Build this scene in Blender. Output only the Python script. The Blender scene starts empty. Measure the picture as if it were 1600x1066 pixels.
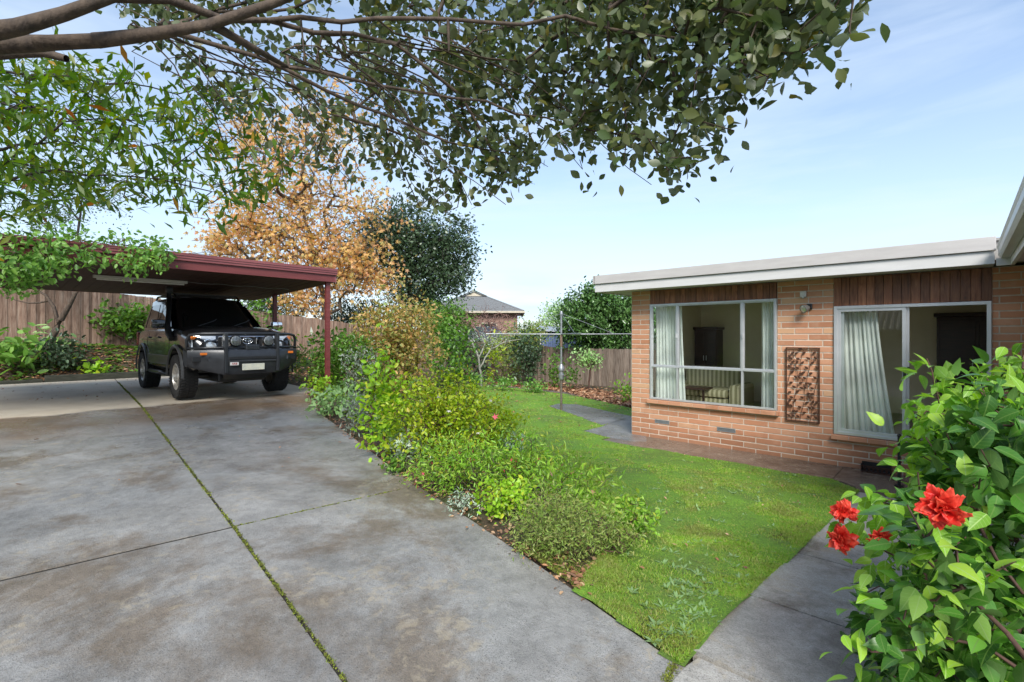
import bpy, bmesh, math, random
import numpy as np
from mathutils import Vector, Matrix
rng = np.random.default_rng(7)
random.seed(7)
PI = math.pi
F, CX, HY, EYE = 760.0, 800.0, 525.0, 1.6
CU, SU = 0.7338, 0.6793            # site grid: a runs right along the house wall, b runs into the house
TH = math.atan2(-SU, CU)
COL = bpy.context.scene.collection

def gw(a, b, z): return (CU*a + SU*b, -SU*a + CU*b, z)
def wg(X, Y): return (CU*X - SU*Y, SU*X + CU*Y)

# ---------------------------------------------------------------- terrain heights
EU = [-6, 1.03, 2.13, 2.95, 3.87, 4.9, 6.4, 8.06, 10.5, 11.0, 15.5, 18]
EV = [2.29, 2.29, 2.55, 2.72, 2.89, 3.12, 3.5, 3.88, 4.75, 5.2, 5.4, 5.4]
def edge_v(u): return np.interp(u, EU, EV)
def zdrive(u): return np.interp(u, [-60, 1, 10.4, 17.5], [-.02, 0, .35, .39])
def zlawn(v): return np.interp(v, [-60, 2.2, 7.8, 12, 19, 40, 200], [0, 0, -.45, -.47, -.68, -.75, -1.0])
def zbank(v): return np.interp(v, [-40, 0, 9, 14, 19, 60], [1.6, 1.45, .75, .05, -.68, -.75])
def sstep(t):
    t = np.clip(t, 0, 1); return t*t*(3-2*t)
def G(X, Y):
    X = np.asarray(X, float); Y = np.asarray(Y, float)
    a, b = CU*X - SU*Y, SU*X + CU*Y
    u, v = -a, b
    w = 1.6 + .45*np.clip(u-4, 0, 12)
    t = sstep((v-edge_v(u)-.03)/w)
    z = zdrive(u)*(1-t) + zlawn(v)*t
    k = sstep((u-17.55)/2.6)
    z = z*(1-k) + zbank(v)*k
    k2 = sstep((u-22)/20)
    return z*(1-k2) + (-.8)*k2
def P(x, y):
    """ground point seen at photo pixel x, y"""
    z = 0.0
    for _ in range(40):
        Y = F*(EYE-z)/max(y-HY, 1); X = (x-CX)/F*Y
        z = .6*z + .4*float(G(X, Y))
    return Vector((X, Y, z))
def D(x, y, Y): return Vector(((x-CX)/F*Y, Y, EYE + (HY-y)/F*Y))
def PZ(x, y, z):
    Y = F*(EYE-z)/(y-HY); return ((x-CX)/F*Y, Y)

# ---------------------------------------------------------------- mesh building
class MB:
    def __init__(s): s.v = []; s.f = []; s.m = []
    def add(s, vs, fs, mi=0):
        o = len(s.v); s.v += [tuple(p) for p in vs]
        s.f += [tuple(i+o for i in f) for f in fs]; s.m += [mi]*len(fs); return s
    def box(s, x0, x1, y0, y1, z0, z1, ch=0, mi=0):
        if ch <= 0:
            v = [(x, y, z) for z in (z0, z1) for x, y in ((x0,y0),(x1,y0),(x1,y1),(x0,y1))]
            return s.add(v, [(3,2,1,0),(4,5,6,7),(0,1,5,4),(1,2,6,5),(2,3,7,6),(3,0,4,7)], mi)
        bm = bmesh.new(); bmesh.ops.create_cube(bm, size=1)
        for q in bm.verts:
            q.co = Vector(((x0+x1)/2+q.co.x*(x1-x0), (y0+y1)/2+q.co.y*(y1-y0), (z0+z1)/2+q.co.z*(z1-z0)))
        bmesh.ops.bevel(bm, geom=bm.edges[:], offset=ch, segments=2, affect='EDGES', profile=.6)
        return s.bm(bm, mi)
    def bm(s, bm, mi=0):
        bm.verts.ensure_lookup_table(); bm.verts.index_update()
        s.add([v.co[:] for v in bm.verts], [[v.index for v in f.verts] for f in bm.faces], mi); bm.free(); return s
    def obox(s, c, ax, ay, az, hx, hy, hz, mi=0):
        c = Vector(c); ax, ay, az = [Vector(q).normalized() for q in (ax, ay, az)]
        v = [c + ax*i*hx + ay*j*hy + az*k*hz for k in (-1,1) for i, j in ((-1,-1),(1,-1),(1,1),(-1,1))]
        return s.add(v, [(3,2,1,0),(4,5,6,7),(0,1,5,4),(1,2,6,5),(2,3,7,6),(3,0,4,7)], mi)
    def tube(s, pts, r, n=10, cap=True, mi=0, closed=False):
        pts = [Vector(p) for p in pts]; k = len(pts)
        rr = r if hasattr(r, '__len__') else [r]*k
        ref = None; base = len(s.v); vs = []
        for i, p in enumerate(pts):
            if closed: d = pts[(i+1) % k] - pts[i-1]
            else: d = pts[min(i+1, k-1)] - pts[max(i-1, 0)]
            d = d.normalized() if d.length > 1e-9 else Vector((0,0,1))
            if ref is None:
                ref = d.orthogonal().normalized()
            ref = (ref - d*ref.dot(d))
            ref = ref.normalized() if ref.length > 1e-6 else d.orthogonal().normalized()
            b = d.cross(ref)
            for j in range(n):
                t = 2*PI*j/n; vs.append(p + (ref*math.cos(t) + b*math.sin(t))*rr[i])
        fs = []
        for i in range(k if closed else k-1):
            i2 = (i+1) % k
            for j in range(n):
                j2 = (j+1) % n; fs.append((i*n+j, i*n+j2, i2*n+j2, i2*n+j))
        if cap and not closed:
            fs.append(tuple(range(n-1, -1, -1))); fs.append(tuple((k-1)*n+j for j in range(n)))
        return s.add(vs, fs, mi)
    def cyl(s, p0, p1, r, n=20, mi=0): return s.tube([p0, p1], r, n, mi=mi)
    def lathe(s, c, axis, prof, n=28, mi=0):
        """prof: (distance along axis, radius)"""
        c = Vector(c); d = Vector(axis).normalized(); e = d.orthogonal().normalized(); g = d.cross(e)
        vs = [c + d*t + (e*math.cos(2*PI*j/n) + g*math.sin(2*PI*j/n))*max(r, 1e-4) for t, r in prof for j in range(n)]
        fs = [(i*n+j, i*n+(j+1) % n, (i+1)*n+(j+1) % n, (i+1)*n+j) for i in range(len(prof)-1) for j in range(n)]
        return s.add(vs, fs, mi)
    def grid(s, fn, nu, nv, mi=0):
        vs = [fn(i/nu, j/nv) for j in range(nv+1) for i in range(nu+1)]
        fs = [(j*(nu+1)+i, j*(nu+1)+i+1, (j+1)*(nu+1)+i+1, (j+1)*(nu+1)+i) for j in range(nv) for i in range(nu)]
        return s.add(vs, fs, mi)
    def prism(s, poly, z0, z1, mi=0):
        """poly: xy points; z0/z1 number or function of x, y"""
        n = len(poly); f0 = z0 if callable(z0) else (lambda x, y: z0); f1 = z1 if callable(z1) else (lambda x, y: z1)
        v = [(x, y, f0(x, y)) for x, y in poly] + [(x, y, f1(x, y)) for x, y in poly]
        ar = sum(poly[i][0]*poly[(i+1) % n][1]-poly[(i+1) % n][0]*poly[i][1] for i in range(n))
        fs = [tuple(range(n, 2*n)), tuple(range(n-1, -1, -1))] + [(i, (i+1) % n, n+(i+1) % n, n+i) for i in range(n)]
        if ar < 0: fs = [tuple(reversed(f)) for f in fs]
        return s.add(v, fs, mi)

def mkmesh(name, V, Fc, mats, mi=None, smooth=False):
    me = bpy.data.meshes.new(name); me.from_pydata(V, [], Fc)
    for m in (mats if isinstance(mats, (list, tuple)) else [mats]): me.materials.append(m)
    if mi is not None and any(mi): me.polygons.foreach_set('material_index', mi)
    me.update()
    if smooth is True: me.polygons.foreach_set('use_smooth', [True]*len(me.polygons))
    elif smooth:
        me.polygons.foreach_set('use_smooth', [True]*len(me.polygons)); me.set_sharp_from_angle(angle=math.radians(smooth))
    return me

def npmesh(name, V, loops, sizes, mat, smooth=False, uv=None, mi=None):
    me = bpy.data.meshes.new(name)
    me.vertices.add(len(V)); me.vertices.foreach_set('co', np.ascontiguousarray(V, dtype=np.float32).ravel())
    me.loops.add(len(loops)); me.loops.foreach_set('vertex_index', np.ascontiguousarray(loops, dtype=np.int32))
    me.polygons.add(len(sizes)); st = np.concatenate([[0], np.cumsum(sizes)[:-1]]).astype(np.int32)
    me.polygons.foreach_set('loop_start', st)
    if smooth: me.polygons.foreach_set('use_smooth', np.ones(len(sizes), dtype=bool))
    if mi is not None: me.polygons.foreach_set('material_index', np.ascontiguousarray(mi, dtype=np.int32))
    if uv is not None:
        l = me.uv_layers.new(name='UVMap'); l.data.foreach_set('uv', np.ascontiguousarray(uv, dtype=np.float32).ravel())
    for m in (mat if isinstance(mat, (list, tuple)) else [mat]): me.materials.append(m)
    me.update(calc_edges=True); return me

def tag(o, label=None, cat=None, group=None, kind=None):
    if label: o['label'] = label
    if cat: o['category'] = cat
    if group: o['group'] = group
    if kind: o['kind'] = kind
    return o

class Thing:
    """an Empty at the thing's base; parts are given in site-grid or world coordinates"""
    def __init__(s, name, label, cat, base, grid=True, group=None):
        s.base = np.array(base, float); s.e = bpy.data.objects.new(name, None); COL.objects.link(s.e)
        s.e.empty_display_size = .2
        s.e.location = gw(*base) if grid else tuple(base)
        s.e.rotation_euler = (0, 0, TH if grid else 0)
        tag(s.e, label, cat, group)
    def part(s, name, mb, mat, parent=None, smooth=False, label=None, kind=None):
        if isinstance(mb, MB):
            V = (np.array(mb.v) - s.base).tolist(); me = mkmesh(name, V, mb.f, mat, mb.m, smooth)
        else:
            me = mb; n = len(me.vertices); c = np.empty(n*3, np.float32); me.vertices.foreach_get('co', c)
            c = (c.reshape(-1, 3) - s.base.astype(np.float32)).ravel(); me.vertices.foreach_set('co', c); me.update()
        o = bpy.data.objects.new(name, me); COL.objects.link(o); o.parent = parent or s.e
        tag(o, label, None, None, kind); return o

def single(name, mb, mat, label=None, cat=None, group=None, kind=None, grid=True, smooth=False, base=None):
    if isinstance(mb, MB):
        V = np.array(mb.v); base = np.array([V[:,0].mean(), V[:,1].mean(), V[:,2].min()]) if base is None else np.array(base)
        me = mkmesh(name, (V-base).tolist(), mb.f, mat, mb.m, smooth)
    else:
        me = mb; n = len(me.vertices); c = np.empty(n*3, np.float32); me.vertices.foreach_get('co', c); c = c.reshape(-1, 3)
        base = np.array([c[:,0].mean(), c[:,1].mean(), c[:,2].min()]) if base is None else np.array(base)
        me.vertices.foreach_set('co', (c-base.astype(np.float32)).ravel()); me.update()
    o = bpy.data.objects.new(name, me); COL.objects.link(o)
    o.location = gw(*base) if grid else tuple(base); o.rotation_euler = (0, 0, TH if grid else 0)
    return tag(o, label, cat, group, kind)

# ---------------------------------------------------------------- materials
class NT:
    def __init__(s, name):
        s.m = bpy.data.materials.new(name); s.m.use_nodes = True; s.t = s.m.node_tree; s.t.nodes.clear()
        s.out = s.n('ShaderNodeOutputMaterial')
    def n(s, ty, **kw):
        q = s.t.nodes.new(ty)
        for k, v in kw.items(): setattr(q, k, v)
        return q
    def l(s, a, b): s.t.links.new(a, b)
    def set(s, sock, v):
        if hasattr(v, 'is_output') or isinstance(v, bpy.types.NodeSocket): s.l(v, sock)
        else:
            if isinstance(v, (tuple, list)) and len(v) == 3 and sock.type == 'RGBA': v = (*v, 1)
            sock.default_value = v
    def coord(s, scale=(1,1,1), kind='Object', rot=(0,0,0)):
        c = s.n('ShaderNodeTexCoord'); m = s.n('ShaderNodeMapping'); s.l(c.outputs[kind], m.inputs[0])
        m.inputs['Scale'].default_value = scale if hasattr(scale, '__len__') else (scale,)*3
        m.inputs['Rotation'].default_value = rot
        return m.outputs[0]
    def noise(s, scale, detail=4, rough=.55, vec=None, dist=0):
        q = s.n('ShaderNodeTexNoise'); q.inputs['Scale'].default_value = scale; q.inputs['Detail'].default_value = detail
        q.inputs['Roughness'].default_value = rough; q.inputs['Distortion'].default_value = dist
        s.l(vec if vec is not None else s.coord(), q.inputs['Vector']); return q.outputs[0]
    def ramp(s, fac, stops, interp='LINEAR'):
        q = s.n('ShaderNodeValToRGB'); q.color_ramp.interpolation = interp; e = q.color_ramp.elements
        while len(e) < len(stops): e.new(.5)
        for x, (p, c) in zip(e, stops):
            x.position = p; x.color = (*c, 1) if hasattr(c, '__len__') else (c, c, c, 1)
        s.l(fac, q.inputs[0]); return q.outputs[0]
    def mix(s, f, a, b, mode='MIX'):
        q = s.n('ShaderNodeMix', data_type='RGBA', blend_type=mode)
        s.set(q.inputs[0], f); s.set(q.inputs[6], a); s.set(q.inputs[7], b); return q.outputs[2]
    def math(s, op, a, b=0.0, c=0.0):
        q = s.n('ShaderNodeMath', operation=op); s.set(q.inputs[0], a); s.set(q.inputs[1], b)
        if op in ('MULTIPLY_ADD', 'SMOOTH_MIN'): s.set(q.inputs[2], c)
        return q.outputs[0]
    def bump(s, h, strength=.3, dist=.01, nrm=None):
        q = s.n('ShaderNodeBump'); q.inputs['Strength'].default_value = strength; q.inputs['Distance'].default_value = dist
        s.l(h, q.inputs['Height'])
        if nrm is not None: s.l(nrm, q.inputs['Normal'])
        return q.outputs[0]
    def bsdf(s, col, rough=.6, metal=0, spec=.5, nrm=None, **kw):
        q = s.n('ShaderNodeBsdfPrincipled'); s.set(q.inputs['Base Color'], col); s.set(q.inputs['Roughness'], rough)
        s.set(q.inputs['Metallic'], metal); s.set(q.inputs['Specular IOR Level'], spec)
        for k, v in kw.items(): s.set(q.inputs[k.replace('_', ' ')], v)
        if nrm is not None: s.l(nrm, q.inputs['Normal'])
        return q.outputs[0]
    def done(s, sh): s.l(sh, s.out.inputs[0]); return s.m

def paint(name, c, c2=None, rough=.5, metal=0, scale=6, bump=0, bs=60, island=0, spec=.5, stretch=(1,1,1), detail=5, **kw):
    t = NT(name); co = t.coord(stretch)
    c2 = c2 or tuple(x*.75 for x in c)
    col = t.ramp(t.noise(scale, detail, .6, co), [(.3, c2), (.7, c)])
    if island:
        g = t.n('ShaderNodeNewGeometry'); v = t.math('MULTIPLY_ADD', g.outputs['Random Per Island'], 2*island, 1-island)
        h = t.n('ShaderNodeHueSaturation'); t.l(v, h.inputs['Value']); t.l(col, h.inputs['Color']); col = h.outputs[0]
    nr = t.bump(t.noise(bs, 4, .6, co), bump, .01) if bump else None
    return t.done(t.bsdf(col, rough, metal, spec, nr, **kw))

def leafmat(name, cols, rough=.45, trans=.3, back=None, vein=None, spec=.5, patch=None):
    t = NT(name); g = t.n('ShaderNodeNewGeometry')
    col = t.ramp(g.outputs['Random Per Island'], [(i/max(1, len(cols)-1), c) for i, c in enumerate(cols)])
    big = t.noise(1.7, 2, .5)
    h = t.n('ShaderNodeHueSaturation'); t.l(t.math('MULTIPLY_ADD', big, .9, .55), h.inputs['Value']); t.l(col, h.inputs['Color']); col = h.outputs[0]
    if patch:
        col = t.mix(t.ramp(t.noise(patch[1], 6, .7, None, .5), [(.46, 0), (.62, patch[2])]), col, patch[0])
    if vein:
        uv = t.n('ShaderNodeUVMap'); sp = t.n('ShaderNodeSeparateXYZ'); t.l(uv.outputs[0], sp.inputs[0])
        ay = t.math('ABSOLUTE', sp.outputs[1])
        rib = t.math('LESS_THAN', ay, .018)
        w = t.math('FRACT', t.math('MULTIPLY', t.math('SUBTRACT', sp.outputs[0], t.math('MULTIPLY', ay, .8)), 7))
        side = t.math('MULTIPLY', t.math('LESS_THAN', w, .1), .55)
        col = t.mix(t.math('MAXIMUM', rib, side), col, vein)
    front = col
    if back: col = t.mix(g.outputs['Backfacing'], col, t.mix(.75, col, back))
    p = t.bsdf(col, rough, 0, spec)
    tr = t.n('ShaderNodeBsdfTranslucent')
    h2 = t.n('ShaderNodeHueSaturation'); h2.inputs['Value'].default_value = 1.5; h2.inputs['Saturation'].default_value = 1.1
    t.l(front, h2.inputs['Color']); t.l(h2.outputs[0], tr.inputs[0])
    m = t.n('ShaderNodeMixShader'); m.inputs[0].default_value = trans
    t.l(p, m.inputs[1]); t.l(tr.outputs[0], m.inputs[2])
    return t.done(m.outputs[0])

def emit(name, c, s=1):
    t = NT(name); e = t.n('ShaderNodeEmission'); e.inputs[0].default_value = (*c, 1); e.inputs[1].default_value = s
    return t.done(e.outputs[0])

def glass(name, tint=(.9,.95,.93), refl=1.0):
    t = NT(name); a = t.n('ShaderNodeBsdfTransparent'); a.inputs[0].default_value = (*tint, 1)
    b = t.n('ShaderNodeBsdfGlossy'); b.inputs['Roughness'].default_value = .01
    lw = t.n('ShaderNodeLayerWeight'); lw.inputs[0].default_value = .5
    fr = t.math('MULTIPLY_ADD', t.math('POWER', lw.outputs['Facing'], 4.0), .94, .055)
    m = t.n('ShaderNodeMixShader'); t.l(t.math('MULTIPLY', fr, refl), m.inputs[0]); t.l(a.outputs[0], m.inputs[1]); t.l(b.outputs[0], m.inputs[2])
    return t.done(m.outputs[0])

# ---------------------------------------------------------------- leaves and branches
def leaf_tpl(n=3, width=.45, fold=.08, droop=.12, p=1.0, tooth=0):
    V, U = [], []
    for i in range(n+1):
        t = i/n; w = width/2*max(.02, math.sin(PI*min(max(t**p, .0), 1)))
        if i == n: w = .004
        if i == 0: w = .012
        if tooth and 0 < i < n: w *= 1+tooth*(1 if i % 2 else -1)
        z = -droop*t*t
        V += [(t, -w, z+fold*w*2), (t, 0, z), (t, w, z+fold*w*2)]; U += [(t, -w), (t, 0), (t, w)]
    Fc = []
    for i in range(n):
        o = i*3; Fc += [(o, o+3, o+4, o+1), (o+1, o+4, o+5, o+2)]
    return np.array(V), Fc, np.array(U)
T_DIA = (np.array([(0,0,0),(.45,-.27,.05),(1,0,-.08),(.45,.27,.05)]), [(0,1,2,3)], None)
T_SLIM = (np.array([(0,0,0),(.45,-.12,.03),(1,0,-.1),(.45,.12,.03)]), [(0,1,2,3)], None)
T_OVAL = (np.array([(0,0,0),(.3,-.26,.05),(.72,-.22,.02),(1,0,-.1),(.72,.22,.02),(.3,.26,.05)]), [(0,1,2,3),(0,3,4,5)], None)
T_NARROW = (np.array([(0,0,0),(.3,-.14,.03),(.7,-.12,.0),(1,0,-.12),(.7,.12,.0),(.3,.14,.03)]), [(0,1,2,3),(0,3,4,5)], None)
def _star():
    V = [(0,0,0)]
    for ang, r in ((-150,.22),(-110,.5),(-75,.25),(-48,.75),(-22,.33),(0,1),(22,.33),(48,.75),(75,.25),(110,.5),(150,.22)):
        V.append((.1+r*.75*math.cos(math.radians(ang)), r*.75*math.sin(math.radians(ang)), -.12*r*r))
    return np.array(V), [(0,1,2,3),(0,3,4,5),(0,5,6,7),(0,7,8,9),(0,9,10,11)], None
T_STAR = _star()
T_BLADE = (np.array([(0,-.03,0),(0,.03,0),(.55,.022,.04),(.55,-.022,.04),(1,0,-.05)]), [(0,3,2,1),(3,4,2)], None)

def unit(a): return a/np.maximum(np.linalg.norm(a, axis=1, keepdims=True), 1e-9)
def leafcloud(name, Ps, Ds, Ns, S, tpl, mat, smooth=False):
    V, Fc, U = tpl; N = len(Ps); n = len(V)
    Ds = unit(Ds); Ns = unit(Ns - Ds*np.sum(Ns*Ds, axis=1, keepdims=True) + 1e-6); B = np.cross(Ns, Ds)
    S = np.asarray(S).reshape(N, 1, 1)
    W = Ps[:, None, :] + S*(V[None,:,0:1]*Ds[:,None,:] + V[None,:,1:2]*B[:,None,:] + V[None,:,2:3]*Ns[:,None,:])
    loops = np.concatenate([np.array(f) for f in Fc]); sizes = np.array([len(f) for f in Fc])
    L = (loops[None,:] + (np.arange(N)*n)[:,None]).ravel(); Z = np.tile(sizes, N)
    uv = np.tile(U[loops], (N, 1)) if U is not None else None
    return npmesh(name, W.reshape(-1, 3), L, Z, mat, smooth, uv)

def rdir(n): return unit(rng.normal(size=(n, 3)))
def clusters(tips, dirs, per, spread, size, var=.3, up=.9, outw=.6, droop=0., along=0.):
    n = len(tips); k = int(n*per); idx = rng.integers(0, n, k) if per < 1 else np.repeat(np.arange(n), int(round(per)))
    k = len(idx); T = tips[idx]; Dd = dirs[idx]
    Ps = T + rng.normal(size=(k, 3))*spread - Dd*rng.random((k, 1))*along
    Dl = unit(rdir(k)*1.0 + Dd*outw + np.array([0, 0, -droop]))
    Nn = unit(rdir(k)*(1-up*.6) + np.array([0, 0, 1])*up)
    S = size*(1+rng.uniform(-var, var, k))
    return Ps, Dl, Nn, S

def grow(seeds, tips, step=.25, jit=.04, droop=0., bias=.25, rt=.003, pw=.42):
    """seeds: polylines [(x,y,z,minradius)...] joined in order; tips attach greedily. -> nodes, parent, radius, tip dirs"""
    Pn = []; par = []; minr = []; L = []
    for s in seeds:
        for i, q in enumerate(s):
            q = np.array(q, float)
            if i == 0:
                if not Pn: Pn.append(q[:3]); par.append(-1); minr.append(q[3]); L.append(0)
                else:
                    A = np.array(Pn); j = int(np.argmin(((A-q[:3])**2).sum(1)))
                    if np.linalg.norm(A[j]-q[:3]) > .02: Pn.append(q[:3]); par.append(j); minr.append(q[3]); L.append(L[j]+.1)
                    else: last = j; continue
                last = len(Pn)-1
            else:
                p0 = Pn[last].copy(); d = np.linalg.norm(q[:3]-p0); k = max(1, int(d/step))
                m0 = minr[last]
                for t in range(1, k+1):
                    f = t/k; pt = p0*(1-f)+q[:3]*f + (rng.normal(size=3)*jit*.5 if t < k else 0)
                    Pn.append(pt); par.append(last); minr.append(m0*(1-f)+q[3]*f); L.append(L[last]+d/k); last = len(Pn)-1
    n0 = len(Pn); tips = np.asarray(tips)
    A = np.zeros((n0+len(tips)*14+10, 3)); A[:n0] = np.array(Pn); LL = np.zeros(len(A)); LL[:n0] = L; cnt = n0
    seedA = A[:n0]; dmin = np.min(((tips[:, None, :]-seedA[None, ::max(1, n0//60), :])**2).sum(2), axis=1)
    order = np.argsort(dmin); tipnode = np.zeros(len(tips), int); tdir = np.zeros((len(tips), 3))
    for ti in order:
        q = tips[ti]; d = np.sqrt(((A[:cnt]-q)**2).sum(1)); j = int(np.argmin(d + bias*LL[:cnt]))
        dj = d[j]; k = min(12, max(1, int(dj/step))); p0 = A[j].copy()
        pj = par[j] if j < len(par) else -1
        pd = (A[j]-A[pj]) if pj >= 0 else np.array([0, 0, 1.]); pd = pd/(np.linalg.norm(pd)+1e-9)
        c = p0 + pd*dj*.35 + np.array([0, 0, droop*dj]); last = j
        for t in range(1, k+1):
            f = t/k; pt = (1-f)**2*p0 + 2*f*(1-f)*c + f*f*q + (rng.normal(size=3)*jit if t < k else 0)
            A[cnt] = pt; LL[cnt] = LL[last]+dj/k; par.append(last); minr.append(0); last = cnt; cnt += 1
        tipnode[ti] = last; dd = A[last]-A[par[last]]; tdir[ti] = dd/(np.linalg.norm(dd)+1e-9)
    A = A[:cnt]; w = np.zeros(cnt); w[tipnode] += 1
    for i in range(cnt-1, 0, -1):
        if par[i] >= 0: w[par[i]] += w[i]
    # note: greedy growth guarantees parent index < child index
    mr_ = np.array(minr); r = np.maximum(rt*np.maximum(w, 1)**pw, mr_)
    r = np.where(mr_ > 0, np.minimum(r, mr_*1.1), r)
    return A, np.array(par), r, tdir, w

def branchmesh(name, A, par, r, w, mat, n=6, twig_n=3, rcut=.008):
    N = len(A); D_ = np.zeros((N, 3)); ok = par >= 0
    D_[ok] = A[ok]-A[par[ok]]; D_[~ok] = (0, 0, 1); D_ = unit(D_)
    main = -np.ones(N, int)
    for i in range(N-1, 0, -1):
        p = par[i]
        if p >= 0 and (main[p] < 0 or w[i] > w[main[p]]): main[p] = i
    Dm = D_.copy(); has = main >= 0; Dm[has] = unit(D_[has]+D_[main[has]])
    def rings(C, Dv, rad, n):
        ref = np.tile(np.array([[.31, .17, .93]]), (len(C), 1)); e = unit(np.cross(Dv, ref)); g = np.cross(Dv, e)
        th = np.arange(n)*2*PI/n
        return C[:,None,:] + rad[:,None,None]*(np.cos(th)[None,:,None]*e[:,None,:] + np.sin(th)[None,:,None]*g[:,None,:])
    Vs, Ls, Sz = [], [], []; off = 0
    for sel, nn in ((r >= rcut, n), (r < rcut, twig_n)):
        ch = np.where(ok & sel)[0]
        if not len(ch): continue
        p = par[ch]; ism = main[p] == ch
        r0 = np.where(ism, np.minimum(r[p], r[ch]*1.7), np.minimum(r[ch]*1.35, r[p])); D0 = np.where(ism[:,None], Dm[p], D_[ch])
        R0 = rings(A[p], D0, r0, nn).reshape(-1, 3); R1 = rings(A[ch], Dm[ch], r[ch], nn).reshape(-1, 3)
        m = len(ch); Vs += [R0, R1]; j = np.arange(nn); j2 = (j+1) % nn
        b0 = off + np.arange(m)[:,None]*nn; b1 = b0 + m*nn
        Q = np.stack([b0+j, b0+j2, b1+j2, b1+j], axis=2).reshape(-1); Ls.append(Q); Sz.append(np.full(m*nn, 4)); off += 2*m*nn
    return npmesh(name, np.concatenate(Vs), np.concatenate(Ls), np.concatenate(Sz), mat, True)

def blob(c, r, n, fill=.45, zmin=None):
    d = rdir(n); rad = rng.random(n)**fill
    q = np.array(c) + d*rad[:,None]*np.array(r)
    # lumpy outline
    lump = 1 + .16*np.sin(d[:,0]*7+c[0]*3)*np.cos(d[:,1]*6+c[1])+.1*np.sin(d[:,2]*9+c[0])
    q = np.array(c) + (q-np.array(c))*lump[:,None]
    if zmin is not None: q[:,2] = np.maximum(q[:,2], zmin + rng.random(n)*.08)
    return q

def plant(name, label, cat, base, tips, leaf, stem, seeds=None, group=None, step=.2, jit=.03, rt=.002, bias=.2,
          droop=0., parts=('stem', 'foliage'), pw=.42, n=6, extra=None):
    base = tuple(base); T = Thing(name, label, cat, base, grid=False, group=group)
    if seeds is None: seeds = [[(*base, rt*3), (base[0], base[1], base[2]+.08, rt*2)]]
    A, par, r, td, w = grow(seeds, tips, step, jit, droop, bias, rt, pw)
    T.part(parts[0], branchmesh(parts[0], A, par, r, w, stem, n), stem)
    for lf in (leaf if isinstance(leaf, list) else [leaf]):
        if lf is None: continue
        Ps, Dl, Nn, S = clusters(np.asarray(tips), td, lf['per'], lf['spread'], lf['size'], lf.get('var', .3), lf.get('up', .8), lf.get('outw', .6), lf.get('droop', 0), lf.get('along', 0))
        T.part(lf.get('part', parts[1]), leafcloud(parts[1], Ps, Dl, Nn, S, lf['tpl'], lf['mat'], lf.get('smooth', False)), lf['mat'], label=lf.get('label'))
    T.tips = np.asarray(tips); T.td = td
    return T
# ================================================================ camera, sky, sun
sc = bpy.context.scene
cam = bpy.data.cameras.new('camera'); camo = bpy.data.objects.new('camera', cam); COL.objects.link(camo)
cam.sensor_width = 36; cam.lens = 36*F/1600; cam.shift_y = -8/1600; cam.clip_start = .05; cam.clip_end = 2000
camo.location = (0, 0, EYE); camo.rotation_euler = (math.radians(90), 0, 0); sc.camera = camo
SUN_EL, SUN_AZ = math.radians(40), math.radians(180)     # azimuth from +Y clockwise: behind the camera, to the left
w = bpy.data.worlds.new('World'); sc.world = w; w.use_nodes = True; nt = w.node_tree; nt.nodes.clear()
def wn(t, **k):
    q = nt.nodes.new(t)
    for a_, b_ in k.items(): setattr(q, a_, b_)
    return q
wo = wn('ShaderNodeOutputWorld'); bg = wn('ShaderNodeBackground'); bg.inputs[1].default_value = .105; nt.links.new(bg.outputs[0], wo.inputs[0])
sky = wn('ShaderNodeTexSky', sky_type='NISHITA'); sky.sun_disc = False; sky.sun_elevation = SUN_EL; sky.sun_rotation = SUN_AZ
sky.air_density = 1.0; sky.dust_density = .6; sky.ozone_density = 1.6
tc = wn('ShaderNodeTexCoord'); mp = wn('ShaderNodeMapping'); mp.inputs['Scale'].default_value = (1.2, 1.0, 7.0); mp.inputs['Rotation'].default_value = (.12, .1, .3)
nt.links.new(tc.outputs['Generated'], mp.inputs[0])
nz = wn('ShaderNodeTexNoise'); nz.inputs['Scale'].default_value = 1.6; nz.inputs['Detail'].default_value = 7; nz.inputs['Roughness'].default_value = .55; nz.inputs['Distortion'].default_value = .35
nt.links.new(mp.outputs[0], nz.inputs['Vector'])
rp = wn('ShaderNodeValToRGB'); rp.color_ramp.elements[0].position = .43; rp.color_ramp.elements[1].position = .78
rp.color_ramp.elements[0].color = (0,0,0,1); rp.color_ramp.elements[1].color = (.62,.62,.62,1); nt.links.new(nz.outputs[0], rp.inputs[0])
# pale veil of thin cloud that thickens towards the horizon
sx = wn('ShaderNodeSeparateXYZ'); nt.links.new(tc.outputs['Generated'], sx.inputs[0])
mr = wn('ShaderNodeMapRange'); mr.inputs[1].default_value = 0; mr.inputs[2].default_value = .6; mr.inputs[3].default_value = .6; mr.inputs[4].default_value = .05
nt.links.new(sx.outputs[2], mr.inputs[0])
mx = wn('ShaderNodeMath', operation='MAXIMUM'); 
ad = wn('ShaderNodeMath', operation='ADD', use_clamp=True); nt.links.new(rp.outputs[0], ad.inputs[0]); nt.links.new(mr.outputs[0], ad.inputs[1])
mc = wn('ShaderNodeMix', data_type='RGBA'); nt.links.new(ad.outputs[0], mc.inputs[0]); nt.links.new(sky.outputs[0], mc.inputs[6]); mc.inputs[7].default_value = (3.5, 4.15, 4.95, 1)
nt.links.new(mc.outputs[2], bg.inputs[0])
sl = bpy.data.lights.new('sun', 'SUN'); sl.energy = 2.1; sl.angle = math.radians(24); sl.color = (1, .96, .9)
so = bpy.data.objects.new('sun', sl); COL.objects.link(so)
sd = Vector((math.sin(SUN_AZ)*math.cos(SUN_EL), math.cos(SUN_AZ)*math.cos(SUN_EL), math.sin(SUN_EL)))
so.rotation_euler = sd.to_track_quat('Z', 'Y').to_euler(); so.location = sd*20
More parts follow.
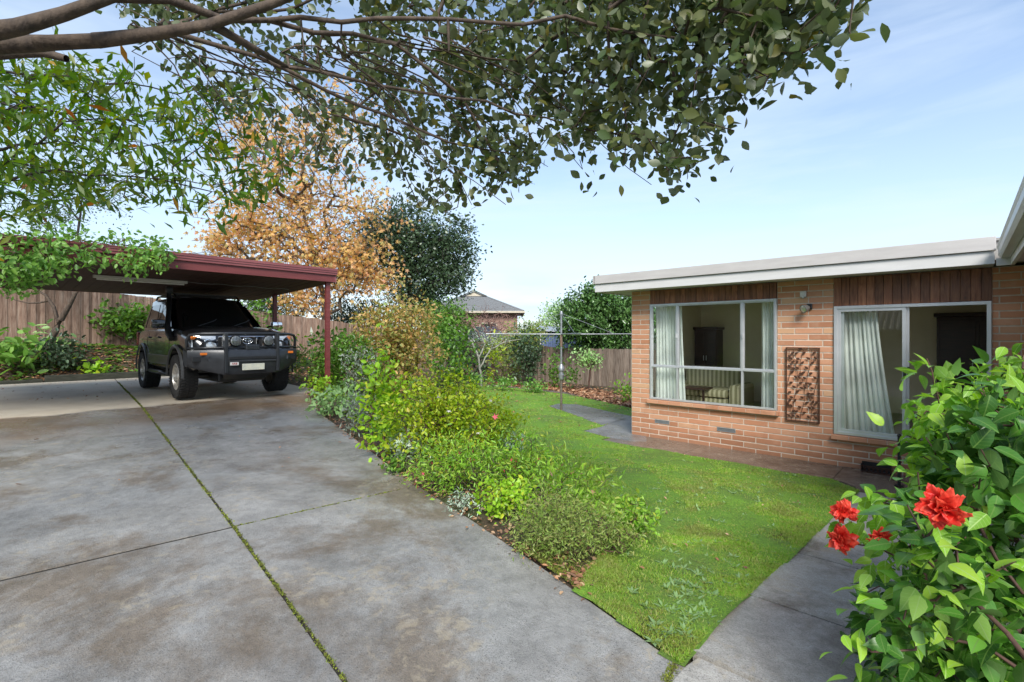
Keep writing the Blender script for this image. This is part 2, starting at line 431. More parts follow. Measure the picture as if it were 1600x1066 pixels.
sc.view_settings.view_transform = 'Standard'; sc.view_settings.look = 'None'; sc.view_settings.gamma = 1
sc.view_settings.exposure = 1.2

# ================================================================ ground
BW = ([1.75, 2.05, 2.4, 5, 8, 12, 16], [0, .9, 1.3, 1.75, 2.3, 4.0, 8])
def bedfar(u): return edge_v(u) + np.interp(u, *BW)
PAV = [[(912,676),(940,669),(962,659),(987,653),(1010,660),(1010,692),(985,692),(955,687)], [(858,636),(872,632),(902,633),(987,652),(962,662),(940,666),(925,661),(893,648)]]
PAVG = [[wg(*PZ(x, y, -.47)) for x, y in q] for q in PAV]
def inpoly(px, py, poly):
    r = np.zeros(np.shape(px), bool); n = len(poly)
    for i in range(n):
        x0, y0 = poly[i]; x1, y1 = poly[(i+1) % n]
        c = ((y0 > py) != (y1 > py)) & (px < (x1-x0)*(py-y0)/((y1-y0)+1e-12)+x0); r ^= c
    return r
def inlawn(a, b, pad=0):
    u, v = -a, b
    m = (v > bedfar(u)+pad) & (u > 1.0+pad) & (u < 15.2)
    rnd = (u-1.0)+(8.15-v) > .35      # lawn corner is rounded off
    m &= np.where(u < 5.15, (v < 8.13-pad) & rnd, v < np.interp(u, [5.1, 7, 11, 15.5], [12.2, 12.6, 14.6, 14.7]))
    for q in PAVG: m &= ~inpoly(a, b, q)
    return m
M_soil = paint('soil', (.085,.06,.04), (.035,.025,.018), .9, scale=9, bump=.7, bs=45)
t = NT('ground_soil'); co = t.coord()
c1 = t.ramp(t.noise(7, 6, .7, co), [(.3, (.035,.024,.016)), (.55, (.075,.05,.032)), (.75, (.13,.085,.05))])
c2 = t.ramp(t.noise(30, 4, .7, co), [(.4, (.04,.07,.015)), (.7, (.10,.07,.04))])
M_ground = t.done(t.bsdf(t.mix(t.ramp(t.noise(1.3, 4, .6, co), [(.45, 0), (.6, 1)]), c1, c2), .9, nrm=t.bump(t.noise(40, 5, .7, co), .8, .02)))
def arr(lo, fa, fb, hi, st):
    l = -np.geomspace(1, 1+abs(lo-fa), 14)[::-1]+fa+1; h = np.geomspace(1, 1+abs(hi-fb), 14)+fb-1
    return np.concatenate([l[:-1], np.arange(fa, fb, st), h])
aa = arr(-400, -25, 7, 300, .16); bb = arr(-120, -4, 24, 900, .16)
Ag, Bg = np.meshgrid(aa, bb); Xg, Yg, _ = gw(Ag, Bg, 0)
Zg = G(Xg, Yg); ug, vg = -Ag, Bg
fine = (Ag > -25) & (Ag < 7) & (Bg > -4) & (Bg < 24)
Zg = Zg + np.where(fine, .012*np.sin(Ag*5.1+np.sin(Bg*3))*np.cos(Bg*4.3), 0)
hard = ((vg < edge_v(ug)+.04) & (vg > -2.6) & (ug < 17.6) & (ug > -5)) | ((ug < 1.1) & (ug > -1.0) & (vg < 9.1) & (vg > -3)) | ((vg > 8.05) & (vg < 15) & (ug < 5.1) & (ug > -6))
Zg = Zg - np.where(hard, .07, 0)
na, nb = len(aa), len(bb); idx = np.arange(na*nb).reshape(nb, na)
Q = np.stack([idx[:-1,:-1], idx[:-1,1:], idx[1:,1:], idx[1:,:-1]], axis=2).reshape(-1)
single('ground', npmesh('ground', np.stack([Ag.ravel(), Bg.ravel(), Zg.ravel()], 1), Q, np.full((na-1)*(nb-1), 4), M_ground, True), None, kind='structure', base=(0,0,0))

# lawn sheet
t = NT('lawn_turf'); co = t.coord()
g1 = t.ramp(t.noise(55, 5, .7, co), [(.3, (.07,.15,.012)), (.5, (.15,.32,.02)), (.7, (.26,.44,.04))])
g2 = t.ramp(t.noise(26, 5, .75, co), [(.35, (.07,.055,.025)), (.6, (.13,.22,.03))])
M_lawn = t.done(t.bsdf(t.mix(t.ramp(t.noise(1.1, 5, .65, co), [(.42, 0), (.66, .8)]), g1, g2), .8, nrm=t.bump(t.noise(90, 4, .7, co), .8, .02)))
st = .07; la = np.arange(-15.4, -.9, st); lb = np.arange(2.0, 15, st); A2, B2 = np.meshgrid(la, lb)
msk = inlawn(A2+st/2, B2+st/2); X2, Y2, _ = gw(A2, B2, 0)
Z2 = G(X2, Y2)+.016+.010*np.sin(A2*5.1+np.sin(B2*3))*np.cos(B2*4.3)+rng.normal(size=A2.shape)*.004
id2 = np.arange(A2.size).reshape(A2.shape); mm = msk[:-1,:-1]
Q = np.stack([id2[:-1,:-1][mm], id2[:-1,1:][mm], id2[1:,1:][mm], id2[1:,:-1][mm]], axis=1)
used, inv = np.unique(Q, return_inverse=True); V2 = np.stack([A2.ravel(), B2.ravel(), Z2.ravel()], 1)[used]
single('lawn', npmesh('lawn', V2, inv.ravel(), np.full(len(Q), 4), M_lawn, True), None, kind='structure', base=(0,0,0))

# ---------------------------------------------------------------- concrete
def concrete(name, dry_from=None, base=((.24,.23,.212),(.40,.39,.365)), stain=(.13,.095,.06), wet=.5, seed=0):
    t = NT(name); co = t.coord(); t_m = co.node; t_m.inputs['Location'].default_value = (seed, seed*.7, 0)
    big = t.noise(.42, 5, .6, co, .3); mid = t.noise(2.3, 6, .65, co); fin = t.noise(150, 3, .7, co)
    col = t.ramp(mid, [(.3, base[0]), (.7, base[1])])
    br = t.ramp(t.noise(.6, 9, .72, t.coord((1,1,1)), .3), [(.50, 0), (.60, 1)])
    col = t.mix(t.math('MULTIPLY', br, .75), col, t.mix(mid, stain, tuple(x*1.7 for x in stain)))
    col = t.mix(t.ramp(fin, [(.48, 0), (.68, .6)]), col, tuple(x*.35 for x in base[0]))
    crisp = t.ramp(t.noise(13, 9, .82, co, .4), [(.40, .62), (.5, 1.0), (.60, 1.28)]); col = t.mix(.4, col, crisp, 'MULTIPLY')
    vor = t.n('ShaderNodeTexVoronoi'); vor.inputs['Scale'].default_value = 55; t.l(co, vor.inputs[0]); col = t.mix(t.ramp(vor.outputs['Distance'], [(.10, .75), (.17, 0)]), col, (.05,.047,.04))
    blot = t.ramp(t.noise(9, 7, .75, co, .5), [(.53, 0), (.62, .5)])
    col = t.mix(t.math('MULTIPLY', blot, t.ramp(t.noise(.8, 3, .5, t.coord((1.3,1.3,1))), [(.48, 0), (.56, 1)])), col, (.44,.37,.26))
    rough = t.ramp(big, [(.40, .17), (.5, .26), (.62, .50)])
    pz = t.ramp(t.noise(.9, 6, .7, co, .6), [(.36, 1.12), (.52, 1.0), (.66, .80)])
    col = t.mix(1.0, col, pz, 'MULTIPLY')
    hgt = t.math('ADD', fin, t.math('MULTIPLY', t.noise(45, 5, .7, co), 1.2))
    nst = t.bump(hgt, .6, .007)
    spec = .5
    if dry_from is not None:
        sp = t.n('ShaderNodeSeparateXYZ'); t.l(t.coord(), sp.inputs[0])
        e = t.math('MULTIPLY_ADD', t.noise(1.1, 5, .65, co), .9, sp.outputs[0])
        e = t.math('ADD', e, t.math('MULTIPLY', sp.outputs[1], .03))
        d = t.ramp(t.math('MULTIPLY_ADD', t.math('ADD', e, -dry_from), -2.2, .5), [(.3, 0), (.7, 1)])
        dc = t.mix(t.math('MULTIPLY', t.ramp(t.noise(1.7, 5, .6, co), [(.4, 0), (.7, 1)]), .5), (.58,.51,.40), (.38,.31,.23))
        # brown wet belt just outside the drip line
        bl = t.math('MULTIPLY', t.ramp(t.math('MULTIPLY_ADD', t.math('ADD', e, -dry_from), -.36, 1.0), [(.15, 0), (.5, 1)]), t.ramp(t.noise(.9, 4, .6, t.coord((1,1.4,1))), [(.35, .35), (.55, 1)]))
        col = t.mix(t.math('MULTIPLY', bl, .95), col, t.mix(mid, (.13,.08,.045), (.27,.195,.13)))
        col = t.mix(d, col, dc); rough = t.mix(d, rough, (.75,.75,.75))
    return t.done(t.bsdf(col, rough, 0, spec, nst))
M_drive = concrete('wet_concrete', -10.15)
M_path = concrete('grey_path_concrete', None, ((.36,.34,.30),(.50,.475,.43)), (.10,.08,.06), seed=7)
M_wall_path = concrete('brown_wet_path', None, ((.16,.12,.088),(.27,.21,.16)), (.06,.042,.03), seed=11)
M_pav = concrete('pale_paver', None, ((.19,.19,.185),(.30,.295,.28)), (.12,.11,.09), seed=3)

def clip(poly, p, n, off):
    out = []; n = np.array(n, float); n /= np.linalg.norm(n)
    for i in range(len(poly)):
        A_, B_ = np.array(poly[i]), np.array(poly[(i+1) % len(poly)])
        da, db = np.dot(A_-p, n)-off, np.dot(B_-p, n)-off
        if da >= 0: out.append(tuple(A_))
        if da*db < 0: out.append(tuple(A_+(B_-A_)*da/(da-db)))
    return out
def gp(x, y):
    q = P(x, y); return np.array(wg(q.x, q.y))
J1a, J1b, J1c = gp(185, 598), gp(365, 823), gp(540, 1066)
J2a, J2b, J2c = gp(0, 907), gp(365, 823), gp(625, 765)
outline = [(-u, -1.2) for u in (17.5, -4)] + [(4, 2.29), (-1.03, 2.29)] + [(-u, float(edge_v(u))) for u in (2.13, 2.95, 3.87, 4.9, 6.4, 8.06, 10.5, 11, 15.5, 17.5)]
d1 = J1b-J1c; n1 = (d1[1], -d1[0]); d1u = J1a-J1b; n1u = (d1u[1], -d1u[0]); d2 = J2b-J2a; n2 = (-d2[1], d2[0])
if np.dot(n2, np.array(J1a)-J2b) < 0: n2 = (-n2[0], -n2[1])
neg = lambda n: (-n[0], -n[1])
GAP = .011
drv = MB()
def slab(poly): 
    if len(poly) > 2: drv.prism(poly, lambda x, y: float(zdrive(-x))-.09, lambda x, y: float(zdrive(-x)))
J3 = gp(300, 690); J4v = np.array((-10.4, 0))
def right_of(sg): return np.dot(np.array(sg)/np.linalg.norm(sg), gp(480, 700)-J1b) > 0
for sg in (n1, neg(n1)):
    near = clip(outline, J2b, neg(n2), .006 if right_of(sg) else .020)
    slab(clip(clip(near, J1b, sg, GAP), np.array((-1.0, 0)), (-1, 0), 0)); slab(clip(clip(near, J1b, sg, GAP), np.array((-1.0, 0)), (1, 0), 0))
for k, sg in enumerate((n1u, neg(n1u))):
    far_ = clip(outline, J2b, n2, .006 if right_of(sg) else .020); h = clip(far_, J1b, sg, GAP); a0 = clip(h, J4v, (1, 0), 0); b0 = clip(h, J4v, (-1, 0), 0)
    is_right = np.dot(np.array(sg)/np.linalg.norm(sg), gp(480, 700)-J1b) > 0
    if is_right:
        slab(clip(a0, J3, neg(n2), GAP*.6)); slab(clip(a0, J3, n2, GAP*.6))
    else: slab(a0)
    slab(b0)
single('driveway', drv, M_drive, kind='structure', base=(0,0,0))
dk = MB(); dk.prism([(-17.5,-2.5),(3,-2.5),(3,2.2),(-1.03,2.22),(-6.4,3.4),(-10.5,4.6),(-17.5,5.3)], lambda x, y: float(zdrive(-x))-.12, lambda x, y: float(zdrive(-x))-.022)
dk2 = MB()
for u0, u1 in ((-4, 1), (1, 5), (5, 10.4), (10.4, 17.5)):
    uu = [u1] + [q for q in EU[::-1] if u0 < q < u1] + [u0]
    dk2.prism([(-u1, -1.15), (-u0, -1.15)] + [(-q, float(edge_v(q))-.05) for q in uu[::-1]], lambda x, y: float(zdrive(-x))-.085, lambda x, y: float(zdrive(-x))-.008)
single('driveway_joint_filler', dk2, paint('dark_joint_filler', (.035,.03,.022), (.015,.013,.01), .9, scale=20), kind='structure', base=(0,0,0))
# garden path of slabs that runs down to the door
pa = MB(); vs_ = [2.42, gp(1180, 935)[1], gp(1247, 866)[1], 6.35, 7.72]
def gz(a, b, dz=0): X, Y, _ = gw(a, b, 0); return float(G(X, Y))+dz
for i in range(len(vs_)-1):
    b0_, b1_ = vs_[i]+.008, vs_[i+1]-.008
    pl = [(-1.0, b0_), (.62, b0_), (.62, b1_), (-1.0, b1_)]
    pa.prism(pl, lambda x, y: gz(max(x,-1), y, -.10), lambda x, y: gz(max(x,-1), y, .012))
single('path', pa, M_path, kind='structure', base=(0,0,0))
ap = MB(); ap.prism([(-1.0, 1.2), (-.98, 2.30), (-.96, 2.40), (.6, 2.40), (.6, 1.2)], -.1, .004)
wp = MB()
wp.prism([(-1.0, 7.735), (.98, 7.735), (.98, 9.09), (-1.35, 9.09), (-1.35, 8.17), (-1.22, 8.12), (-1.06, 7.98)], -.55, -.438)
for x0, x1 in ((-5.3, -3.55), (-3.54, -1.36)): wp.prism([(x0, 8.17), (x1, 8.17), (x1, 9.09), (x0, 9.09)], -.55, -.44)
single('path', wp, M_wall_path, kind='structure', base=(0,0,0))
pv = MB()
for q in PAVG: pv.prism(q, -.56, lambda x, y: gz(x, y, .02))
single('path', pv, M_pav, kind='structure', base=(0,0,0))
single('driveway', ap, M_path, kind='structure', base=(0,0,0))
gr = MB(); 
for u0, v0, u1, v1 in [(13.2, 14.75, 16.5, 14.5), (10.0, 14.3, 13.2, 14.8)]:
    gr.prism([(-u0, v0), (-u1, v1), (-u1, v1+.45), (-u0, v0+.5)], -.7, lambda x, y: gz(x, y, .03))
single('path', gr, paint('gravel_strip', (.19,.16,.13), (.10,.08,.065), .9, scale=40, bump=.6, bs=70), kind='structure', base=(0,0,0))
# timber kerb behind the carport slab
M_sleeper = paint('old_sleeper', (.075,.075,.055), (.03,.035,.022), .85, scale=5, bump=.5, stretch=(4,1,4))
kb = MB(); kb.box(-17.72, -17.56, -2.5, 1.0, .3, .47, .012); kb.box(-17.66, -17.52, 1.03, 5.4, .3, .56, .012)
single('timber_edging', kb, M_sleeper, 'dark weathered timber edging along the back of the concrete under the carport', 'edging')

# ================================================================ brick house
M_mort = paint('mortar', (.68,.59,.48), (.50,.42,.33), .9, scale=14, bump=.3)
t = NT('salmon_brick'); g = t.n('ShaderNodeNewGeometry'); co = t.coord()
col = t.ramp(g.outputs['Random Per Island'], [(0, (.43,.195,.105)), (.25, (.51,.235,.13)), (.5, (.59,.295,.17)), (.8, (.54,.275,.165)), (1, (.60,.35,.20))])
col = t.mix(t.ramp(t.noise(5, 6, .7, co), [(.52, 0), (.75, .35)]), col, (.60,.44,.32))
col = t.mix(t.ramp(t.noise(2.2, 5, .7, t.coord((1,1,2.2))), [(.55, 0), (.75, .45)]), col, (.26,.11,.06))
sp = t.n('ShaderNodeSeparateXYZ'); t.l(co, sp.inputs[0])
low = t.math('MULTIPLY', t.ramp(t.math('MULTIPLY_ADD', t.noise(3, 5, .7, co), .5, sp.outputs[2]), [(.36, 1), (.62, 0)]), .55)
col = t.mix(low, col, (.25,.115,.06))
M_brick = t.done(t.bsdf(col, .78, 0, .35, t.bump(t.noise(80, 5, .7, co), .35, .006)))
M_fascia = paint('fascia_paint', (.66,.645,.62), (.58,.565,.54), .45, scale=2, bump=.05, stretch=(1,1,6))
M_fascia2 = paint('fascia_cap', (.55,.52,.49), (.47,.44,.415), .5, scale=2, bump=.05, stretch=(1,1,6))
M_soffit = paint('soffit', (.62,.60,.57), (.5,.48,.46), .7, scale=3)
M_white = paint('white_gutter', (.70,.69,.66), (.52,.50,.46), .4, scale=4, stretch=(1,.3,4), detail=8)
t = NT('stained_boards'); g = t.n('ShaderNodeNewGeometry'); co = t.coord((9, 9, .9))
col = t.ramp(t.noise(3.2, 6, .65, co, .8), [(.3, (.12,.045,.022)), (.5, (.25,.095,.045)), (.72, (.38,.165,.08))])
h = t.n('ShaderNodeHueSaturation'); t.l(t.math('MULTIPLY_ADD', g.outputs['Random Per Island'], .7, .65), h.inputs['Value']); t.l(col, h.inputs['Color'])
kn = t.ramp(t.noise(2.6, 2, .5, t.coord((2.2,2.2,1.3))), [(.70, 0), (.76, .8)])
M_boards = t.done(t.bsdf(t.mix(kn, h.outputs[0], (.03,.012,.008)), .42, 0, .5, t.bump(t.noise(12, 4, .6, co), .2, .005)))
M_alu = paint('aluminium_frame', (.72,.73,.74), (.60,.61,.62), .35, .55, scale=3)
M_glass = glass('window_glass'); M_dark = paint('black_plastic', (.02,.02,.022), (.012,.012,.012), .4)
def rsub(rects, o):
    out = []
    for (x0, x1, z0, z1) in rects:
        X0, X1, Z0, Z1 = o
        if X1 <= x0 or X0 >= x1 or Z1 <= z0 or Z0 >= z1: out.append((x0, x1, z0, z1)); continue
        if X0 > x0: out.append((x0, X0, z0, z1))
        if X1 < x1: out.append((X1, x1, z0, z1))
        a_, b_ = max(x0, X0), min(x1, X1)
        if Z0 > z0: out.append((a_, b_, z0, Z0))
        if Z1 < z1: out.append((a_, b_, Z1, z1))
    return out
def brickwall(x0, x1, z0, z1, openings, put, L=.4, H=.1):
    """put(mb, x0, x1, z0, z1, layer) adds a piece; returns brick and mortar builders"""
    br, mo = MB(), MB(); rects = [(x0, x1, z0, z1)]
    for o in openings: rects = rsub(rects, o)
    for r_ in rects: put(mo, *r_, 0)
    k = 0; z = z0
    while z < z1-.02:
        x = x0 - (L/2 if k % 2 else 0) - .0
        while x < x1:
            a_, b_ = max(x, x0)+.0065, min(x+L, x1)-.0065
            if b_-a_ > .03:
                rs = [(a_, b_, z+.0075, min(z+H, z1)-.0075)]
                for (X0, X1, Z0, Z1) in openings: rs = rsub(rs, (X0-.004, X1+.004, Z0-.004, Z1+.004))
                for r_ in rs:
                    if r_[1]-r_[0] > .02 and r_[3]-r_[2] > .012: put(br, *r_, 1)
            x += L
        z += H; k += 1
    return br, mo
def put_front(bq):
    def f(mb, x0, x1, z0, z1, layer):
        if layer == 0: mb.box(x0, x1, bq+.006, bq+.12, z0, z1)
        else:
            c = .004; j = random.uniform(-.0012, .0012); y0 = bq+j
            v = [(x0,bq+.008,z0),(x1,bq+.008,z0),(x1,bq+.008,z1),(x0,bq+.008,z1),(x0+c,y0,z0+c),(x1-c,y0,z0+c),(x1-c,y0,z1-c),(x0+c,y0,z1-c)]
            mb.add(v, [(4,5,6,7),(0,1,5,4),(1,2,6,5),(2,3,7,6),(3,0,4,7)])
    return f
def put_side(aq, s):
    def f(mb, y0, y1, z0, z1, layer):
        if layer == 0: mb.box(min(aq+s*.006, aq+s*.12), max(aq+s*.006, aq+s*.12), y0, y1, z0, z1)
        else:
            c = .004; xa, xb = aq+s*.0085, aq
            v = [(xa,y0,z0),(xa,y1,z0),(xa,y1,z1),(xa,y0,z1),(xb,y0+c,z0+c),(xb,y1-c,z0+c),(xb,y1-c,z1-c),(xb,y0+c,z1-c)]
            fs = [(4,5,6,7),(0,1,5,4),(1,2,6,5),(2,3,7,6),(3,0,4,7)]
            if s > 0: fs = [tuple(reversed(q)) for q in fs]
            mb.add(v, fs)
    return f
WZ = 2.515
hs = Thing('brick_house', 'salmon brick house wing with flat pale fascia beside the lawn', 'house', (-5.04, 9.1, -.45))
ops = [(-4.62, -2.30, .33, WZ+.1), (-1.49, .29, .055, WZ+.1), (-4.52, -4.22, -.14, -.07), (-3.30, -2.98, -.14, -.07)]
br, mo = brickwall(-5.04, .98, -.47, WZ, ops, put_front(9.1))
sb, sm_ = brickwall(9.12, 15.0, -.47, WZ, [(9.5, 11.2, .12, 2.4)], put_side(-5.04, 1)); 
wall = hs.part('wall', mo, M_mort)
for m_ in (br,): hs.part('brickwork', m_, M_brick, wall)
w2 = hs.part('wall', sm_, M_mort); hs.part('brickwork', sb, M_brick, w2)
wb, wm = brickwall(4.6, 9.08, -.47, 2.5, [], put_side(1.0, 1)); w3 = hs.part('wall', wm, M_mort); hs.part('brickwork', wb, M_brick, w3)
# inner shell of the room
M_plaster = paint('beige_plaster', (.80,.70,.52), (.74,.64,.46), .9, scale=3)
M_carpet = paint('carpet', (.42,.37,.28), (.34,.30,.22), .95, scale=20)
rm = MB(); rm.box(-4.90, 1.4, 12.4, 12.5, .05, 2.5); rm.box(-4.92, -4.90, 9.23, 9.5, .05, 2.5); rm.box(-4.92, -4.90, 11.2, 13.5, .05, 2.5); rm.box(-4.92, -4.90, 9.5, 11.2, .05, .12); rm.box(-4.92, -4.90, 9.5, 11.2, 2.4, 2.5); rm.box(1.4, 1.5, 9.23, 13.5, .05, 2.5)
rm.box(-4.92, -1.4, 9.22, 9.225, -.1, .32)
hs.part('room_wall', rm, M_plaster)
fl = MB(); fl.box(-4.91, 1.4, 9.225, 13.5, -.05, .05); hs.part('floor', fl, M_carpet)
cl = MB(); cl.box(-4.91, 1.4, 9.225, 13.5, 2.45, 2.5); hs.part('ceiling', cl, M_plaster)
# roof, fascia
rf = MB(); rf.box(-5.54, 6.0, 8.66, 15.5, 2.56, 2.80); rf.box(-5.54, 6.0, 8.63, 15.5, 2.802, 2.835)
roof = hs.part('roof', rf, paint('roof_deck', (.4,.39,.37), None, .7))
fs = MB(); fs.box(-5.60, .30, 8.585, 8.625, 2.505, 2.665, .004); fs.box(-5.60, -5.56, 8.63, 15.5, 2.505, 2.665, .004)
hs.part('fascia', fs, M_fascia)
fs = MB(); fs.box(-5.615, .31, 8.55, 8.622, 2.672, 2.845, .006); fs.box(-5.635, -5.57, 8.55, 15.5, 2.672, 2.8449, .006)
hs.part('roof_edge', fs, M_fascia2, roof)
sf = MB(); sf.box(-5.555, .30, 8.63, 15.5, 2.520, 2.55); sf.box(.45, 1.2, 4.4, 8.63, 2.52, 2.55); hs.part('soffit', sf, M_soffit)
WS = 4.4
gt = MB()
prof = [(.43, 2.70), (.43, 2.56), (.35, 2.56), (.325, 2.60), (.325, 2.67), (.31, 2.70), (.315, 2.715), (.335, 2.71), (.34, 2.69)]
n_ = len(prof); vv = [(x, y, z) for y in (WS, 8.53) for x, z in prof]
gt.add(vv, [(i, i+1, n_+i+1, n_+i) for i in range(n_-1)] + [tuple(range(n_)), tuple(range(2*n_-1, n_-1, -1))])
hs.part('gutter', gt, M_white, smooth=False)
wf = MB(); wf.box(.435, .47, WS, 8.60, 2.47, 2.68); wf.box(.31, .47, 8.5, 8.548, 2.47, 2.56); hs.part('fascia', wf, M_white)
wr = MB(); wr.add([(.40,WS,2.69),(6,WS,3.0),(6,8.5,3.0),(.40,8.5,2.69),(.40,WS,2.72),(6,WS,3.05),(6,8.5,3.05),(.40,8.5,2.72)], [(3,2,1,0),(4,5,6,7),(0,1,5,4),(1,2,6,5),(2,3,7,6),(3,0,4,7)])
hs.part('roof', wr, paint('wing_roof', (.35,.33,.31), None, .6))
# timber panels over window and door
def panel(x0, x1, z0, z1):
    m = MB(); x = x0
    while x < x1-.01:
        w_ = min(.105, x1-x); m.box(x+.0025, x+w_-.0025, 9.085, 9.115, z0, z1, .003); x += w_
    m.box(x0, x1, 9.118, 9.15, z0, z1); return m
hs.part('timber_panel', panel(-4.62, -2.30, 2.235, WZ-.005), M_boards); hs.part('timber_panel', panel(-1.49, .29, 2.07, WZ-.005), M_boards)
m = MB()
for y0_, y1_ in ((9.5, 9.54), (10.33, 10.37), (11.16, 11.2)): m.box(-5.0, -4.95, y0_, y1_, .12, 2.4)
m.box(-4.999, -4.951, 9.5, 11.2, .121, .16); m.box(-4.999, -4.951, 9.5, 11.2, 2.36, 2.399)
added_window = hs.part('window', m, M_alu); hs.part('pane', MB().add([(-4.97,9.54,.16),(-4.97,11.16,.16),(-4.97,11.16,2.36),(-4.97,9.54,2.36)], [(0,1,2,3)]), M_glass, added_window)  # unseen side window, added to let more daylight into the room
# window
def frame(m, x0, x1, z0, z1, w_, y0, y1):
    m.box(x0, x1, y0, y1, z0, z0+w_, .003); m.box(x0, x1, y0, y1, z1-w_, z1, .003)
    m.box(x0, x0+w_, y0+.001, y1-.001, z0+w_, z1-w_, .003); m.box(x1-w_, x1, y0+.001, y1-.001, z0+w_, z1-w_, .003)
m = MB(); frame(m, -4.615, -2.305, .335, 2.232, .035, 9.07, 9.14)
m.box(-4.58, -2.34, 9.075, 9.137, .975, 1.01, .003)
for x in (-4.05, -2.86): m.box(x-.018, x+.018, 9.08, 9.136, .37, .975, .003); m.box(x-.018, x+.018, 9.08, 9.136, 1.01, 2.197, .003)
for x0, x1 in ((-4.58, -4.068), (-4.032, -2.878), (-2.842, -2.34)): frame(m, x0, x1, 1.01, 2.197, .018, 9.09, 9.13)
win = hs.part('window', m, M_alu)
m = MB()
for x0, x1 in ((-4.58, -4.068), (-4.032, -2.878), (-2.842, -2.34)):
    for z0, z1 in ((.37, .975), (1.01, 2.197)): m.add([(x0,9.11,z0),(x1,9.11,z0),(x1,9.11,z1),(x0,9.11,z1)], [(0,1,2,3)])
hs.part('pane', m, M_glass, win)
for x in (-4.068, -2.85): hs.part('latch', MB().box(x-.01, x+.012, 9.05, 9.09, 1.56, 1.64, .003), M_alu, win)
m = MB(); x = -4.66
while x < -2.27: m.box(x+.004, min(x+.235, -2.26)-.004, 9.015, 9.12, .255, .325, .006); x += .235
sill = hs.part('sill', m, M_brick, win)
m = MB(); m.box(-4.655, -2.265, 9.022, 9.12, .262, .318); hs.part('sill_bedding', m, M_mort, win)
# sliding door
m = MB(); frame(m, -1.485, .285, .06, 2.065, .045, 9.07, 9.17)
door = hs.part('sliding_door', m, M_alu)
m = MB(); frame(m, -1.44, -.60, .105, 2.02, .045, 9.085, 9.115); frame(m, -1.40, -.565, .105, 2.02, .042, 9.125, 9.155); hs.part('door_frame', m, M_alu, door)
m = MB(); m.add([(-1.4,9.10,.15),(-.64,9.10,.15),(-.64,9.10,1.98),(-1.4,9.10,1.98)], [(0,1,2,3)]); hs.part('pane', m, M_glass, door)
m = MB(); m.box(-.635, -.60, 9.055, 9.087, 1.0, 1.13, .004); m.box(-.585, -.56, 9.07, 9.126, 1.02, 1.15, .004); hs.part('handle', m, M_dark, door)
m = MB(); x = -1.52
while x < .3: m.box(x+.004, min(x+.235, .31)-.004, 9.02, 9.12, -.02, .05, .006); x += .235
hs.part('sill', m, M_brick, door)
m = MB(); m.box(-1.51, .30, 9.027, 9.12, -.013, .043); hs.part('sill_bedding', m, M_mort, door)
M_vent = paint('grey_vent', (.33,.35,.36), (.25,.26,.27), .5, .3)
for x0, x1 in ((-4.52, -4.22), (-3.30, -2.98)):
    m = MB(); frame(m, x0, x1, -.14, -.07, .008, 9.094, 9.11)
    k = x0+.012
    while k < x1-.012: m.box(k, k+.004, 9.098, 9.108, -.132, -.078); k += .010
    for z in (-.119, -.105, -.091): m.box(x0+.008, x1-.008, 9.097, 9.1, z-.0018, z+.0018)
    hs.part('vent', m, M_vent)
    m = MB(); m.box(x0+.004, x1-.004, 9.112, 9.118, -.138, -.072); hs.part('vent', m, M_dark)

# ---------------------------------------------------------------- things in and on the house
M_curt = leafmat('sheer_curtain', [(.86,.87,.84), (.86,.87,.84)], .9, .4)
def curtain(label, xt0, xt1, xb0, xb1, z0, z1, b, folds, group='sheer curtains'):
    def fn(i, j):
        xt = xt0+(xt1-xt0)*i; xb = xb0+(xb1-xb0)*i; s_ = (1-j)**1.3
        x = xt*(1-s_)+xb*s_; ph = i*folds*2*PI+.7*math.sin(i*9)
        return (x, b+.028*math.sin(ph)*(1+.35*math.sin(i*23))+.012*math.sin(ph*.37+j*3), z0+(z1-z0)*j)
    m = MB().grid(fn, 150, 14); single('curtain', m, M_curt, label, 'curtain', group, smooth=True)
curtain('pale sheer curtain gathered at the left end of the wide window', -4.6, -4.05, -4.6, -3.98, .34, 2.21, 9.30, 9)
curtain('pale sheer curtain gathered at the right end of the wide window', -2.60, -2.32, -2.60, -2.32, .34, 2.21, 9.30, 5)
curtain('long pale sheer curtain swept aside behind the glass of the sliding door', -1.46, -.96, -1.44, -.74, .07, 2.04, 9.30, 9)
# sofa
t = NT('striped_fabric'); wv = t.n('ShaderNodeTexWave'); wv.inputs['Scale'].default_value = 3.4; wv.inputs['Distortion'].default_value = .3; t.l(t.coord(), wv.inputs[0])
M_sofa = t.done(t.bsdf(t.ramp(wv.outputs[0], [(.35, (.56,.50,.32)), (.6, (.27,.24,.13))]), .9))
def rbox(x0, x1, y0, y1, z0, z1, r_=.07): return MB().box(x0, x1, y0, y1, z0, z1, r_)
sofa = Thing('sofa', 'green and cream striped armchair sofa with rolled arms seen through the wide window', 'sofa', (-3.9, 11.2, .05))
sofa.part('seat', rbox(-4.65, -3.45, 10.15, 10.9, .12, .34), M_sofa, smooth=40)
for x in (-4.05, -3.45): sofa.part('cushion', rbox(x-.6, x-.01, 10.1, 10.85, .34, .5, .06), M_sofa, smooth=40)
sofa.part('backrest', rbox(-4.65, -3.45, 10.85, 11.15, .2, .92, .1), M_sofa, smooth=40)
for x in (-4.87, -3.45):
    q = sofa.part('arm', rbox(x, x+.22, 10.1, 11.1, .1, .62, .09), M_sofa, smooth=40)
ac = Thing('armchair', 'striped armchair right of the sofa seen through the wide window', 'armchair', (-2.4, 11.6, .05))
ac.part('seat', rbox(-2.75, -2.05, 11.4, 12.1, .12, .48), M_sofa, smooth=40); ac.part('backrest', rbox(-2.8, -2.0, 12.0, 12.3, .2, .95, .1), M_sofa, smooth=40)
